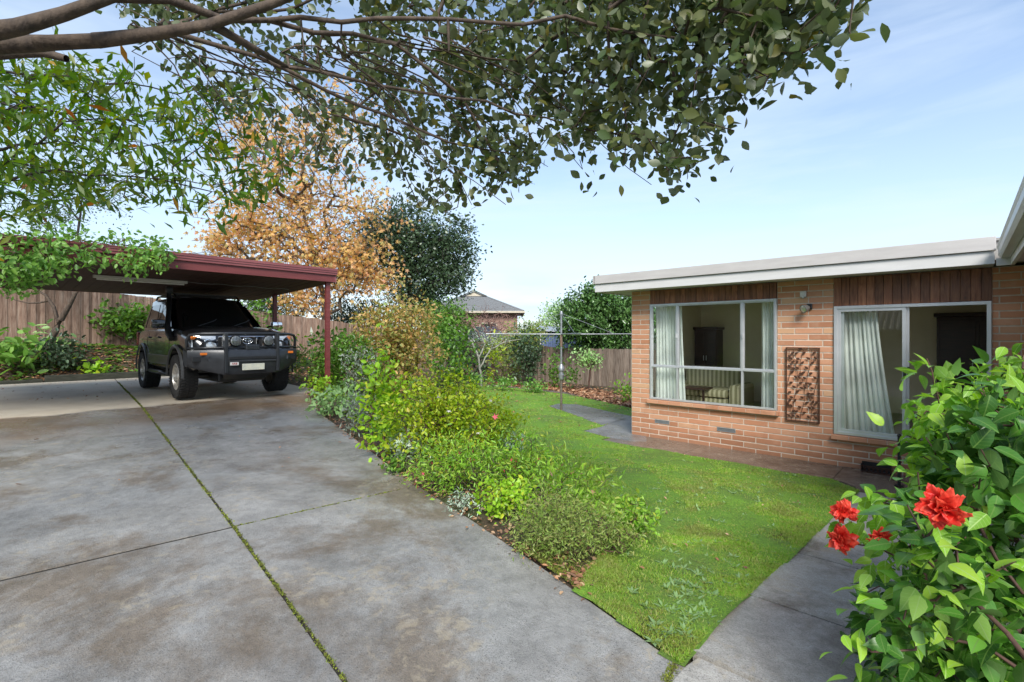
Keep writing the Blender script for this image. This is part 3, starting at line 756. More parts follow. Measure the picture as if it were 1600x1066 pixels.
for x in (-2.95, -2.05): ac.part('arm', rbox(x, x+.2, 11.35, 12.15, .1, .64, .08), M_sofa, smooth=40)
M_wood = paint('dark_wood', (.05,.02,.012), (.02,.009,.006), .35, scale=4, stretch=(1,1,8))
def cabinet(label, x0, x1, y0, y1, h):
    c = Thing('cabinet', label, 'cabinet', ((x0+x1)/2, (y0+y1)/2, .05))
    c.part('carcass', MB().box(x0, x1, y0, y1, .05, h, .01), M_wood); c.part('cornice', MB().box(x0-.04, x1+.04, y0-.05, y1, h+.002, h+.07, .01), M_wood)
    for i in range(2):
        xa = x0+(x1-x0)*(.04+.48*i); d = c.part('door', MB().box(xa, xa+(x1-x0)*.44, y0-.022, y0-.002, .12, h-.06, .006), M_wood)
        c.part('handle', MB().cyl((xa+(x1-x0)*(.40 if i == 0 else .04), y0-.03, 1.0), (xa+(x1-x0)*(.40 if i == 0 else .04), y0-.03, 1.12), .008), M_alu, d)
cabinet('tall dark wooden cabinet on the far wall seen through the open door', -.35, .75, 11.95, 12.39, 1.95)
cabinet('tall dark wooden cupboard behind the sofa seen through the wide window', -4.88, -4.35, 11.95, 12.39, 1.75)
st_ = Thing('side_table', 'small brown wooden side table behind the lower left window pane', 'table', (-4.1, 10.0, .05))
st_.part('table_top', MB().box(-4.3, -3.8, 9.8, 10.25, .50, .54, .006), M_wood)
for x in (-4.27, -3.86):
    for y in (9.83, 10.19): st_.part('leg', MB().box(x, x+.035, y, y+.035, .05, .499), M_wood)
# wall art
M_rust = paint('rusty_metal', (.11,.045,.022), (.05,.022,.013), .6, .3, scale=20)
wa = Thing('wall_art', 'rusty openwork metal panel of vine leaves hanging between window and door', 'wall art', (-1.92, 9.07, .18))
m = MB(); X0, X1, Z0, Z1 = -2.165, -1.675, .19, 1.41
for a_, b_, c_, d_ in ((X0, X1, Z0, Z0+.018), (X0, X1, Z1-.018, Z1), (X0, X0+.018, Z0+.018, Z1-.018), (X1-.018, X1, Z0+.018, Z1-.018)): m.box(a_, b_, 9.062, 9.082, c_, d_, .002)
wa.part('frame', m, M_rust)
m = MB(); lm = MB()
for k in range(5):
    x = X0+.05+.098*k; z = Z0+.02; pts = []
    ph = k*1.7
    while z < Z1-.015:
        pts.append((x+.035*math.sin(z*7+ph), 9.073+.004*math.sin(z*20), z)); z += .04
    m.tube(pts, .004, 5)
    for i, p_ in enumerate(pts[1:]):
        for s_ in ((-1,) if i % 4 == 0 else (1,) if i % 4 == 2 else ()):
            ang = random.uniform(.2, 1.1); L_ = random.uniform(.06, .075); c0 = Vector(p_); dx = Vector((s_*math.cos(ang), 0, math.sin(ang)))
            tip = c0 + dx*(L_+.015)
            if not (X0+.01 < tip.x < X1-.01 and tip.z < Z1-.01): continue
            b0v = c0 + dx*.015; nx = Vector((-dx.z, 0, dx.x)); yy = Vector((0, -.006*random.random()-.002, 0))
            o = len(lm.v)
            pp = [b0v, b0v+dx*L_*.3+nx*.019, b0v+dx*L_*.7+nx*.015, tip, b0v+dx*L_*.7-nx*.015, b0v+dx*L_*.3-nx*.019]
            lm.add([q+yy for q in pp]+[q+yy+Vector((0,.003,0)) for q in pp], [(0,1,2,3,4,5),(11,10,9,8,7,6)]+[(i_, 6+i_, 6+(i_+1) % 6, (i_+1) % 6) for i_ in range(6)])
m.add(lm.v, lm.f); wa.part('vine_pattern', m, M_rust)
# flood light and sensor
fl = Thing('flood_light', 'round silver flood light on a short black arm on the brick pier', 'flood light', (-1.86, 9.09, 2.02))
fl.part('bracket', MB().box(-1.86, -1.78, 9.05, 9.097, 2.03, 2.12, .01).tube([(-1.82, 9.05, 2.07), (-1.85, 8.99, 2.07)], .014, 8), M_dark)
ax = Vector((-.55, -.8, -.28))
fl.part('lamp_housing', MB().lathe(Vector((-1.82, 9.0, 2.06)), ax, [(0, .0), (0, .03), (.03, .05), (.09, .062), (.10, .066), (.11, .066), (.11, .055)]), paint('lamp_grey', (.25,.25,.24), None, .4, .5), smooth=40)
fl.part('lens', MB().lathe(Vector((-1.82, 9.0, 2.06))+ax.normalized()*.105, ax, [(.012, 0), (.008, .04), (0, .058)]), paint('lens_glass', (.75,.73,.62), None, .1, .7), smooth=True)
sn = Thing('motion_sensor', 'small white box sensor fixed above the flood light', 'sensor', (-1.9, 9.09, 2.22))
sn.part('housing', MB().box(-1.95, -1.86, 9.03, 9.097, 2.235, 2.33, .012), M_white, smooth=40); sn.part('sensor_eye', MB().lathe((-1.905, 9.05, 2.235), (0, -.2, -1), [(0, .02), (.02, .02), (.03, .0)]), M_white)
# low metal boot tray
bt = Thing('boot_scraper', 'low black cast metal tray standing against the wall under the sliding door', 'boot scraper', (-.93, 9.0, -.437))
m = MB(); m.box(-1.12, -.76, 8.92, 9.06, -.437, -.425); m.box(-1.12, -.76, 9.05, 9.062, -.425, -.30); m.box(-1.12, -1.108, 8.92, 9.05, -.425, -.32); m.box(-.772, -.76, 8.92, 9.05, -.425, -.32); bt.part('tray', m, M_dark)
m = MB(); m.box(-1.12, -.76, 8.91, 8.919, -.437, -.425); m.box(-1.12, -.76, 8.91, 8.919, -.345, -.335)
for k in range(7):
    c = Vector((-1.095+.052*k, 8.915, -.385)); m.tube([c+Vector((.02*math.cos(q), 0, .036*math.sin(q))) for q in np.linspace(0, 2*PI, 13)[:-1]], .004, 5, closed=True)
    m.tube([c+Vector((.026, 0, -.035)), c+Vector((.026, 0, .035))], .003, 5)
bt.part('scrollwork', m, M_rust)
pt = Thing('metal_post', 'thin black metal post standing on the path left of the hibiscus', 'post', (*wg(*PZ(1405, 757, -.40)), -.42))
q0 = pt.base; pt.part('upright', MB().box(q0[0]-.018, q0[0]+.018, q0[1]-.018, q0[1]+.018, q0[2], q0[2]+.66, .006), M_dark); pt.part('foot', MB().box(q0[0]-.05, q0[0]+.05, q0[1]-.05, q0[1]+.05, q0[2]+.0, q0[2]+.012), M_dark)
pt.part('cap', MB().lathe((q0[0], q0[1], q0[2]+.66), (0,0,1), [(0, .02), (.015, .026), (.035, .02), (.045, 0)]), M_dark, smooth=True)

# ================================================================ carport
M_maroon = paint('maroon_paint', (.20,.045,.042), (.13,.028,.028), .5, scale=4, stretch=(1,.4,4), detail=8, bump=.05)
M_maroon2 = paint('maroon_flashing', (.27,.085,.085), (.20,.055,.058), .42, scale=5, stretch=(1,.3,3), detail=8)
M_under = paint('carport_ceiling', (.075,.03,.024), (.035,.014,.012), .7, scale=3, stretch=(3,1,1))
cp = Thing('carport', 'flat roofed maroon carport with slim posts sheltering the dark four wheel drive', 'carport', (-12.7, 5.2, .36))
def rz(a): return 2.80 + (a+10.3)*.034
m = MB(); 
def sbox(m, a0, a1, b0, b1, lo, hi):
    m.add([(a0,b0,rz(a0)+lo),(a1,b0,rz(a1)+lo),(a1,b1,rz(a1)+lo),(a0,b1,rz(a0)+lo),(a0,b0,rz(a0)+hi),(a1,b0,rz(a1)+hi),(a1,b1,rz(a1)+hi),(a0,b1,rz(a0)+hi)], [(3,2,1,0),(4,5,6,7),(0,1,5,4),(1,2,6,5),(2,3,7,6),(3,0,4,7)])
sbox(m, -15.1, -10.36, -2.5, 5.28, .17, .20); 
for k in range(40): b_ = -2.48+.195*k; sbox(m, -15.1, -10.36, b_, b_+.03, .2002, .23)
cpr = cp.part('roof', m, M_maroon2)
m = MB(); sbox(m, -10.345, -10.30, -2.5, 5.28, 0, .17); sbox(m, -15.15, -15.105, -2.5, 5.28, 0, .17); cp.part('beam', m, M_maroon)
m = MB(); 
for lo, hi, pr in ((.155, .195, .0), (.198, .235, .012), (.238, .29, .022)): sbox(m, -10.30, -10.262+pr, -2.52, 5.33, lo, hi)
sbox(m, -15.2, -10.30, 5.285, 5.325, .0, .285); sbox(m, -15.2, -15.152, -2.5, 5.28, .15, .285); cp.part('fascia', m, M_maroon2)
m = MB()
for k in range(8): b_ = -2.3+k*1.04; sbox(m, -15.1, -10.35, b_, b_+.045, .03, .168)
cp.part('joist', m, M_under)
m = MB(); sbox(m, -15.1, -10.352, -2.49, 5.27, .005, .028)
for k in range(38):
    b_ = -2.48+.2*k; sbox(m, -15.09, -10.36, b_, b_+.008, .0, .0045)
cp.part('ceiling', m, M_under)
for a_, b_ in ((-10.42, 5.18), (-13.35, 5.18), (-10.42, -2.4), (-15.0, -2.4)):
    z0 = gz(a_, b_)-.05
    pst = cp.part('post', MB().box(a_-.045, a_+.045, b_-.045, b_+.045, z0, rz(a_)-.002, .004), M_maroon)
    cp.part('bracket', MB().box(a_-.05, a_+.05, b_-.052, b_+.052, z0, z0+.12), M_vent, pst)
lt = Thing('tube_light', 'long white fluorescent batten under the carport ceiling', 'light', (-11.9, 2.1, 2.68))
z_ = rz(-11.9)-.002
lt.part('housing', MB().box(-11.96, -11.86, 1.35, 2.85, z_-.055, z_, .006), M_white); lt.part('tube', MB().cyl((-11.91, 1.40, z_-.075), (-11.91, 2.80, z_-.075), .014, 12), paint('tube_white', (.8,.8,.76), None, .3))
cw = MB(); cw.tube([(-11.91, 2.85+.1*i, z_-.012-.02*math.sin(i*.5)**2) for i in range(22)], .006, 6); single('cable', cw, M_vent, 'thin pale cable clipped along the carport ceiling from the tube light', 'cable')

# ================================================================ fences
t = NT('weathered_palings'); g = t.n('ShaderNodeNewGeometry'); co = t.coord((7, 7, .7))
col = t.ramp(t.noise(3, 6, .7, co, .4), [(.3, (.10,.072,.055)), (.5, (.20,.155,.12)), (.72, (.31,.26,.21))])
h = t.n('ShaderNodeHueSaturation'); t.l(t.math('MULTIPLY_ADD', g.outputs['Random Per Island'], .75, .6), h.inputs['Value']); t.l(col, h.inputs['Color'])
M_pale = t.done(t.bsdf(h.outputs[0], .9, 0, .2, t.bump(t.noise(9, 4, .6, co), .4, .008)))
t = NT('brown_palings'); g = t.n('ShaderNodeNewGeometry'); co = t.coord((7, 7, .7))
col = t.ramp(t.noise(3, 6, .7, co, .4), [(.3, (.13,.078,.055)), (.5, (.25,.165,.12)), (.72, (.36,.27,.21))])
h = t.n('ShaderNodeHueSaturation'); t.l(t.math('MULTIPLY_ADD', g.outputs['Random Per Island'], .7, .65), h.inputs['Value']); t.l(col, h.inputs['Color'])
M_pale2 = t.done(t.bsdf(h.outputs[0], .9, 0, .2, t.bump(t.noise(9, 4, .6, co), .4, .008)))
def fence(label, p0, p1, top, mat, face):
    """face: side (+1/-1, in the normal direction) the palings stand on"""
    p0, p1 = np.array(p0, float), np.array(p1, float); Ln = np.linalg.norm(p1-p0); d = (p1-p0)/Ln; n_ = np.array((-d[1], d[0]))*face
    mid = (p0+p1)/2; T = Thing('paling_fence', label, 'fence', (mid[0], mid[1], gz(*mid)))
    m = MB(); s_ = 0; k = 0
    while s_ < Ln:
        wd = .11+random.uniform(-.008, .008); c = p0+d*(s_+wd/2); z0 = gz(*c)-.1; z1 = top(*c)+random.uniform(-.015, .015)
        off = .012*(k % 2)+random.uniform(0, .003); c3 = (c[0]+n_[0]*(.03+off), c[1]+n_[1]*(.03+off), (z0+z1)/2)
        tl = random.uniform(-.006, .006)
        m.obox(c3, (d[0], d[1], 0), (n_[0], n_[1], 0), (tl*d[0], tl*d[1], 1), wd/2, .006, (z1-z0)/2); s_ += .1; k += 1
    T.part('palings', m, mat)
    for q in (.25, .85):
        m = MB()
        k = int(Ln/2.4)+1
        for i in range(k):
            a_, b_ = p0+d*Ln*i/k, p0+d*Ln*(i+1)/k
            za, zb = gz(*a_)*(1-q)+top(*a_)*q, gz(*b_)*(1-q)+top(*b_)*q; c = Vector(((a_[0]+b_[0])/2, (a_[1]+b_[1])/2, (za+zb)/2)); dv = Vector((b_[0]-a_[0], b_[1]-a_[1], zb-za))
            m.obox(c, dv, (n_[0], n_[1], 0), (0, 0, 1), dv.length/2, .02, .035)
        T.part('rail', m, mat)
    k = int(Ln/2.4)+1
    for i in range(k+1):
        a_ = p0+d*Ln*i/k - n_*.07; T.part('post', MB().box(a_[0]-.05, a_[0]+.05, a_[1]-.045, a_[1]+.045, gz(*a_)-.2, top(*a_)-.08), mat)
fence('tall brown paling fence on the bank behind the carport', (-20.5, -9), (-20.5, 19), lambda a, b: 3.30-.1*b if b > 0 else 3.3, M_pale2, -1)
fence('low grey weathered paling fence along the back of the lawn', (-20.45, 19), (8, 19), lambda a, b: 1.02+.25*sstep((-a-13)/7), M_pale, -1)

# ================================================================ neighbours
M_nb = paint('far_brick', (.36,.20,.15), (.25,.13,.10), .9, scale=9, island=0)
t = NT('far_brick_wall'); b_ = t.n('ShaderNodeTexBrick'); b_.inputs['Scale'].default_value = 1; b_.inputs['Brick Width'].default_value = .24; b_.inputs['Row Height'].default_value = .086; b_.inputs['Mortar Size'].default_value = .008
b_.inputs['Color1'].default_value = (.34,.18,.135,1); b_.inputs['Color2'].default_value = (.24,.12,.09,1); b_.inputs['Mortar'].default_value = (.42,.36,.3,1)
t.l(t.coord((1,1,1), rot=(math.radians(90), 0, 0)), b_.inputs[0]); M_nb = t.done(t.bsdf(b_.outputs[0], .9))
M_tile = paint('grey_tiles', (.25,.26,.26), (.14,.145,.15), .7, scale=12, bump=.6, bs=20, stretch=(1,1,5))
M_cream = paint('cream_paint', (.62,.55,.42), None, .6)
nh = Thing('neighbouring_house', 'distant single storey brown brick house with grey hipped roof beyond the back fence', 'house', (-3, 40, -.8), grid=False)
nh.part('wall', MB().box(-6.4, .4, 36, 44, -.85, 3.38), M_nb)
ez = 3.42; e = (-6.85, .85, 35.55, 44.45); sl_ = .445
gb = ez+sl_*2.95; ap_ = ez+sl_*3.85
rv = [(e[0],e[2],ez),(e[1],e[2],ez),(e[1],e[3],ez),(e[0],e[3],ez),(-3.9,38.5,gb),(-2.1,38.5,gb),(-3.0,38.45,ap_),(-3.0,40.6,ap_)]
m = MB().add(rv, [(0,1,5,4),(1,2,7,6,5),(2,3,7),(3,0,4,6,7)]); 
for k in range(1, 12):
    f_ = k/12; z = ez+(gb-ez)*f_; m.tube([(e[0]+2.95*f_, e[2]+2.95*f_, z+.02), (e[1]-2.95*f_, e[2]+2.95*f_, z+.02)], .022, 4)
nr_ = nh.part('roof', m, M_tile)
m = MB().add([(-3.9,38.42,gb+.01),(-2.1,38.42,gb+.01),(-3.0,38.42,ap_-.02)], [(0,1,2)]); nh.part('gable', m, M_cream, nr_)
m = MB().tube([(-4.0,38.3,gb),(-3.0,38.3,ap_+.05),(-2.0,38.3,gb)], .06, 4); nh.part('barge_board', m, paint('dark_barge', (.08,.075,.07)), nr_)
nh.part('ridge_cap', MB().tube([(e[1],e[2],ez),(-2.1,38.5,gb)], .08, 6), M_tile, nr_); nh.part('ridge_cap', MB().tube([(e[0],e[2],ez),(-3.9,38.5,gb)], .08, 6), M_tile, nr_)
m = MB().box(e[0], e[1], e[2]-.1, e[2], ez-.14, ez); m.box(e[1], e[1]+.1, e[2], e[3], ez-.14, ez); m.box(e[0]+.02, e[1]-.02, e[2]+.02, 35.98, ez-.1, ez-.08); nh.part('gutter', m, M_cream)
for x in (-5.2, -2.4):
    wv_ = nh.part('window', MB().box(x, x+1.3, 35.93, 35.985, 1.4, 2.6), M_cream); nh.part('pane', MB().box(x+.08, x+1.22, 35.90, 35.925, 1.48, 2.52), M_dark, wv_)
bs = Thing('metal_shed', 'small blue ribbed metal shed with pale roof beyond the back fence', 'shed', (2.4, 28.5, -.7), grid=False)
M_blue = paint('blue_steel', (.12,.17,.30), (.09,.13,.24), .5); m = MB()
def corr(i, j): return (1.55+2.6*i, 27.0+.03*(1 if (int(i*52) % 4) < 2 else -1), -.8+2.72*j)
m.grid(corr, 104, 1); m.box(1.55, 4.15, 27.05, 30, -.8, 1.9); bs.part('wall', m, M_blue)
m = MB().add([(1.35,26.7,1.95),(4.35,26.7,1.75),(4.35,30.2,2.05),(1.35,30.2,2.25),(1.35,26.7,1.89),(4.35,26.7,1.69)], [(0,1,2,3),(4,5,1,0)])
for k in range(24): x = 1.4+k*.125; m.tube([(x, 26.69, 1.96-.0667*(x-1.35)), (x, 30.2, 2.26-.0667*(x-1.35))], .016, 4)
bs.part('roof', m, paint('pale_steel_roof', (.50,.53,.57), (.42,.45,.49), .4, .3))
for x in (1.55, 2.7): bs.part('corner_trim', MB().box(x, x+.06, 26.93, 26.96, -.8, 1.85), M_white)
ds = Thing('dark_shed', 'dark roofed low shed half hidden behind bare branches beyond the back fence', 'shed', (-1.9, 31, -.7), grid=False)
ds.part('wall', MB().box(-4.3, -.6, 30, 33, -.8, 1.35), paint('dark_timber', (.07,.065,.065)))
ds.part('roof', MB().add([(-4.7,29.6,1.3),(-.2,29.6,1.3),(-1.0,31.5,2.2),(-4.0,31.5,2.2),(-4.7,33.4,1.3),(-.2,33.4,1.3)], [(0,1,2,3),(3,2,5,4),(0,3,4),(1,5,2)]), paint('dark_roof', (.09,.09,.105), (.06,.06,.07), .6))
# house behind the camera that shows in the window glass
rh = Thing('opposite_house', 'two storey cream brick house mirrored faintly in the wide window', 'house', (-8, -10, 0))
M_rb = paint('cream_brick', (.36,.27,.19), (.28,.20,.14), .9, scale=6)
rh.part('wall', MB().box(-13, -3.2, -16, -9.5, -.2, 6.2), M_rb)
rh.part('roof', MB().add([(-13.6,-8.9,6.2),(-2.6,-8.9,6.2),(-4.5,-12.5,8.0),(-11.5,-12.5,8.0),(-13.6,-16.6,6.2),(-2.6,-16.6,6.2)], [(0,1,2,3),(3,2,5,4),(0,3,4),(1,5,2)]), M_tile)
for k in range(5):
    w_ = rh.part('window', MB().box(-12+k*1.8, -10.9+k*1.8, -9.49, -9.42, 3.4, 4.7), M_white); rh.part('pane', MB().box(-11.92+k*1.8, -10.98+k*1.8, -9.415, -9.40, 3.48, 4.62), M_dark, w_)
gh = Thing('garage', 'low garage with a pale tiled roof mirrored faintly in the sliding door', 'garage', (-1, -10, 0))
gh.part('wall', MB().box(-3.0, 3, -13, -8.5, -.2, 1.9), M_rb)
m = MB(); m.add([(-3.3,-8.2,1.85),(3.4,-8.2,1.85),(3.4,-10.9,3.2),(-3.3,-10.9,3.2),(-3.3,-13.3,1.85),(3.4,-13.3,1.85)], [(0,1,2,3),(3,2,5,4),(0,3,4),(1,5,2)])
for r_ in range(10):
    for c in range(30):
        y = -8.2-.27*r_; z = 1.87+.135*r_; x = -3.2+.22*c; m.tube([(x, y, z), (x, y-.27, z+.11)], [.06, .05], 5)
gh.part('roof', m, paint('pale_tiles', (.62,.60,.56), (.5,.48,.45), .6))

# ================================================================ clothes hoist
M_galv = paint('galvanised_steel', (.42,.44,.46), (.28,.29,.30), .45, .6, scale=12)
q = PZ(877, 641, -.45); hx, hy = q
ch = Thing('clothes_hoist', 'grey rotary clothes hoist with four straight arms standing on a concrete pad', 'clothes line', (hx, hy, -.46), grid=False)
ch.part('pole', MB().cyl((hx,hy,-.46), (hx,hy,.62), .032, 14), paint('worn_pole', (.24,.21,.17), (.13,.10,.08), .6, .4, scale=8))
m = MB().cyl((hx,hy,.62), (hx,hy,2.24), .026, 14); hz = 1.655
ch.part('mast', m, M_galv)
rp_ = MB().lathe((hx,hy,1.30), (0,0,1), [(0,.027),(.02,.034),(.3,.034),(.32,.027)]); ch.part('rust_sleeve', rp_, paint('rust', (.20,.075,.035), (.3,.25,.2), .8, scale=14), smooth=40)
gbx = ch.part('gearbox', MB().lathe((hx,hy,.40), (0,0,1), [(0,.03),(.0,.06),(.05,.075),(.14,.078),(.16,.05),(.22,.05),(.24,.075),(.33,.08),(.36,.06),(.42,.036)]), M_galv, smooth=40)
ch.part('crank', MB().tube([(hx+.05,hy-.05,.48),(hx+.12,hy-.12,.48),(hx+.12,hy-.12,.36)], .011, 8), M_dark, gbx)
ends = []
for k in range(4):
    an = .12+k*PI/2; dx, dy = math.cos(an), math.sin(an); L_ = 2.08; e_ = Vector((hx+dx*L_, hy+dy*L_, hz)); ends.append(e_)
    ch.part('arm', MB().tube([(hx,hy,hz-.01), e_], .016, 8), M_galv)
    ch.part('stay', MB().tube([(hx,hy,2.22), (hx+dx*L_*.72, hy+dy*L_*.72, hz+.01)], .005, 5), M_galv)
m = MB()
for f_ in (1, .87, .74, .61, .48, .35):
    c = Vector((hx,hy,hz+.012)); pp = [c+(e_-c)*f_ for e_ in ends]; m.tube(pp, .0022, 4, closed=True)
ch.part('line_wire', m, M_galv)
ch.part('head', MB().lathe((hx,hy,2.18), (0,0,1), [(0,.027),(0,.04),(.05,.045),(.1,.03),(.11,0)]), M_galv, smooth=40)
# ================================================================ four wheel drive
M_body = paint('dark_metallic_paint', (.022,.023,.026), (.018,.019,.021), .18, .35, scale=3, Coat_Weight=.7, Coat_Roughness=.06)
M_clad = paint('grey_cladding', (.05,.052,.055), (.035,.037,.04), .35, .1, scale=5)
M_steel = paint('bull_bar_black', (.034,.037,.042), (.022,.024,.027), .32, .2, scale=9)
M_cglass = paint('car_glass', (.012,.014,.014), (.008,.009,.009), .04, spec=.8)
M_tyre = paint('tyre_rubber', (.022,.022,.022), (.013,.013,.013), .85, scale=30, bump=.3)
M_rim = paint('alloy', (.60,.58,.54), (.42,.40,.36), .35, .7, scale=14)
M_chrome = paint('chrome', (.85,.85,.86), (.75,.75,.76), .12, 1.0)
M_lens = paint('lamp_lens', (.70,.73,.74), (.45,.48,.50), .08, .35, scale=22, spec=.8)
M_amber = paint('amber_lens', (.75,.22,.04), (.6,.15,.02), .15)
M_plate = paint('number_plate', (.62,.60,.46), (.42,.43,.38), .4, scale=14)
CS, CA, CB, CZ = 1.05, -12.62, 3.47, .385
car = Thing('four_wheel_drive', 'dark lifted four wheel drive with steel bull bar parked under the maroon carport', 'car', (CA, CB, CZ))
def cpart(name, mb, mat, parent=None, smooth=False, label=None):
    mb.v = [(CA+CS*x, CB+CS*y, CZ+CS*z) for x, y, z in mb.v]; return car.part(name, mb, mat, parent, smooth, label)
STN = [(-2.30,.74,.70,1.16,0),(-2.25,.86,.58,1.25,.01),(-1.9,.915,.50,1.30,.01),(-1.4,.925,.48,1.31,.01),(-.3,.93,.46,1.31,.01),(.6,.93,.46,1.31,.01),
       (.95,.925,.46,1.315,.045),(1.25,.92,.47,1.30,.055),(1.6,.91,.48,1.27,.055),(1.95,.885,.52,1.215,.05),(2.10,.84,.58,1.15,.035),(2.17,.77,.62,1.06,.01)]
def ring(x, w_, zb, zt, c):
    h_ = [(0,zb),(w_*.6,zb),(w_*.92,zb+.01),(w_,zb+.09),(w_+.012,.80),(w_+.004,zt-.22),(w_-.008,zt-.09),(w_-.05,zt-.025),(w_*.80,zt+c*.35),(w_*.62,zt+c*.75),(w_*.3,zt+c),(0,zt+c*1.05)]
    return [(x, y, z) for y, z in h_] + [(x, -y, z) for y, z in h_[-2:0:-1]]
xs = [s[0] for s in STN]; NS = 60; rings_ = []
for i in range(NS+1):
    f_ = i/NS; x = -2.30+4.47*(.5-.5*math.cos(PI*f_)) if True else 0
    rings_.append(ring(x, *[float(np.interp(x, xs, [s[k] for s in STN])) for k in (1, 2, 3, 4)]))
bodyb = MB(); nr = len(rings_[0]); 
bodyb.add([p_ for r_ in rings_ for p_ in r_], [(i*nr+j, i*nr+(j+1) % nr, (i+1)*nr+(j+1) % nr, (i+1)*nr+j) for i in range(NS) for j in range(nr)] + [tuple(range(nr)), tuple(NS*nr+j for j in range(nr-1, -1, -1))])
cut = MB()
for ax_ in (1.395, -1.395):
    for s_ in (-1, 1):
        prof = [(ax_+.51*math.cos(t_), .44+.50*math.sin(t_)) for t_ in np.linspace(-PI*.12, PI*1.12, 26)] + [(ax_-.50, .1), (ax_+.50, .1)]
        n_ = len(prof); y0, y1 = (.50, 1.2) if s_ > 0 else (-1.2, -.50)
        cut.add([(x, y0, z) for x, z in prof]+[(x, y1, z) for x, z in prof], [tuple(range(n_-1, -1, -1)), tuple(range(n_, 2*n_))]+[(i, (i+1) % n_, n_+(i+1) % n_, n_+i) for i in range(n_)])
def bool_diff(a, b):
    oa = bpy.data.objects.new('tmp_a', mkmesh('tmp_a', a.v, a.f, M_body)); ob = bpy.data.objects.new('tmp_b', mkmesh('tmp_b', b.v, b.f, M_body))
    COL.objects.link(oa); COL.objects.link(ob)
    for o in (oa, ob):
        bm = bmesh.new(); bm.from_mesh(o.data); bmesh.ops.recalc_face_normals(bm, faces=bm.faces); bm.to_mesh(o.data); bm.free()
    md = oa.modifiers.new('b', 'BOOLEAN'); md.object = ob; md.operation = 'DIFFERENCE'; md.solver = 'EXACT'
    me = bpy.data.meshes.new_from_object(oa.evaluated_get(bpy.context.evaluated_depsgraph_get()))
    r_ = MB(); r_.add([v.co[:] for v in me.vertices], [tuple(p_.vertices) for p_ in me.polygons])
    bpy.data.objects.remove(oa); bpy.data.objects.remove(ob); return r_
body = cpart('body', bool_diff(bodyb, cut), M_body, smooth=32)
# cabin
def cab(t_):   # cx, hx, w, z
    x0 = -2.22+.22*t_**1.3; x1 = 1.0-.92*t_; w_ = .865-.17*t_**1.15; return (x0+x1)/2, (x1-x0)/2, w_, 1.29+.64*t_
EXP = 7.0
def side(t_, x, off=0): cx, hx_, w_, z = cab(t_); return w_*max(0, 1-abs((x-cx)/hx_)**EXP)**(1/EXP)+off
def front(t_, y, off=0): cx, hx_, w_, z = cab(t_); return cx+hx_*max(0, 1-abs(y/w_)**3.2)**(1/3.2)+off
cb = MB(); NA = 72; lev = [0, .15, .3, .5, .7, .85, .94, 1.0]; vs = []
for t_ in lev:
    cx, hx_, w_, z = cab(t_)
    for k in range(NA):
        th = 2*PI*k/NA; c, s_ = math.cos(th), math.sin(th); e1 = 2/3.2 if c > 0 else 2/EXP
        vs.append((cx+hx_*math.copysign(abs(c)**(2/EXP if abs(s_) > .9 else e1), c), w_*math.copysign(abs(s_)**(2/(3.2 if c > 0 else EXP)), s_), z))
for sc_, dz in ((.95, .03), (.8, .05), (.4, .065)):
    cx, hx_, w_, z = cab(1)
    for k in range(NA):
        v = vs[(len(lev)-1)*NA+k]; vs.append((cx+(v[0]-cx)*sc_, v[1]*sc_, z+dz))
nl = len(lev)+3
cb.add(vs, [(i*NA+j, i*NA+(j+1) % NA, (i+1)*NA+(j+1) % NA, (i+1)*NA+j) for i in range(nl-1) for j in range(NA)] + [tuple((nl-1)*NA+j for j in range(NA))])
cpart('cabin', cb, M_body, smooth=40)
m = MB()
def ws(i, j):
    t_ = .05+.83*j; w_ = cab(t_)[2]; y = (-1+2*i)*w_*.86; return (front(t_, y, .008), y, cab(t_)[3])
m.grid(ws, 16, 8); wsp = cpart('windscreen', m, M_cglass, smooth=True)
for y in (-.52, .1): cpart('wiper', MB().tube([(1.02, y, 1.335), (.86, y+.35, 1.46), (.80, y+.42, 1.50)], .007, 5), M_dark, wsp)
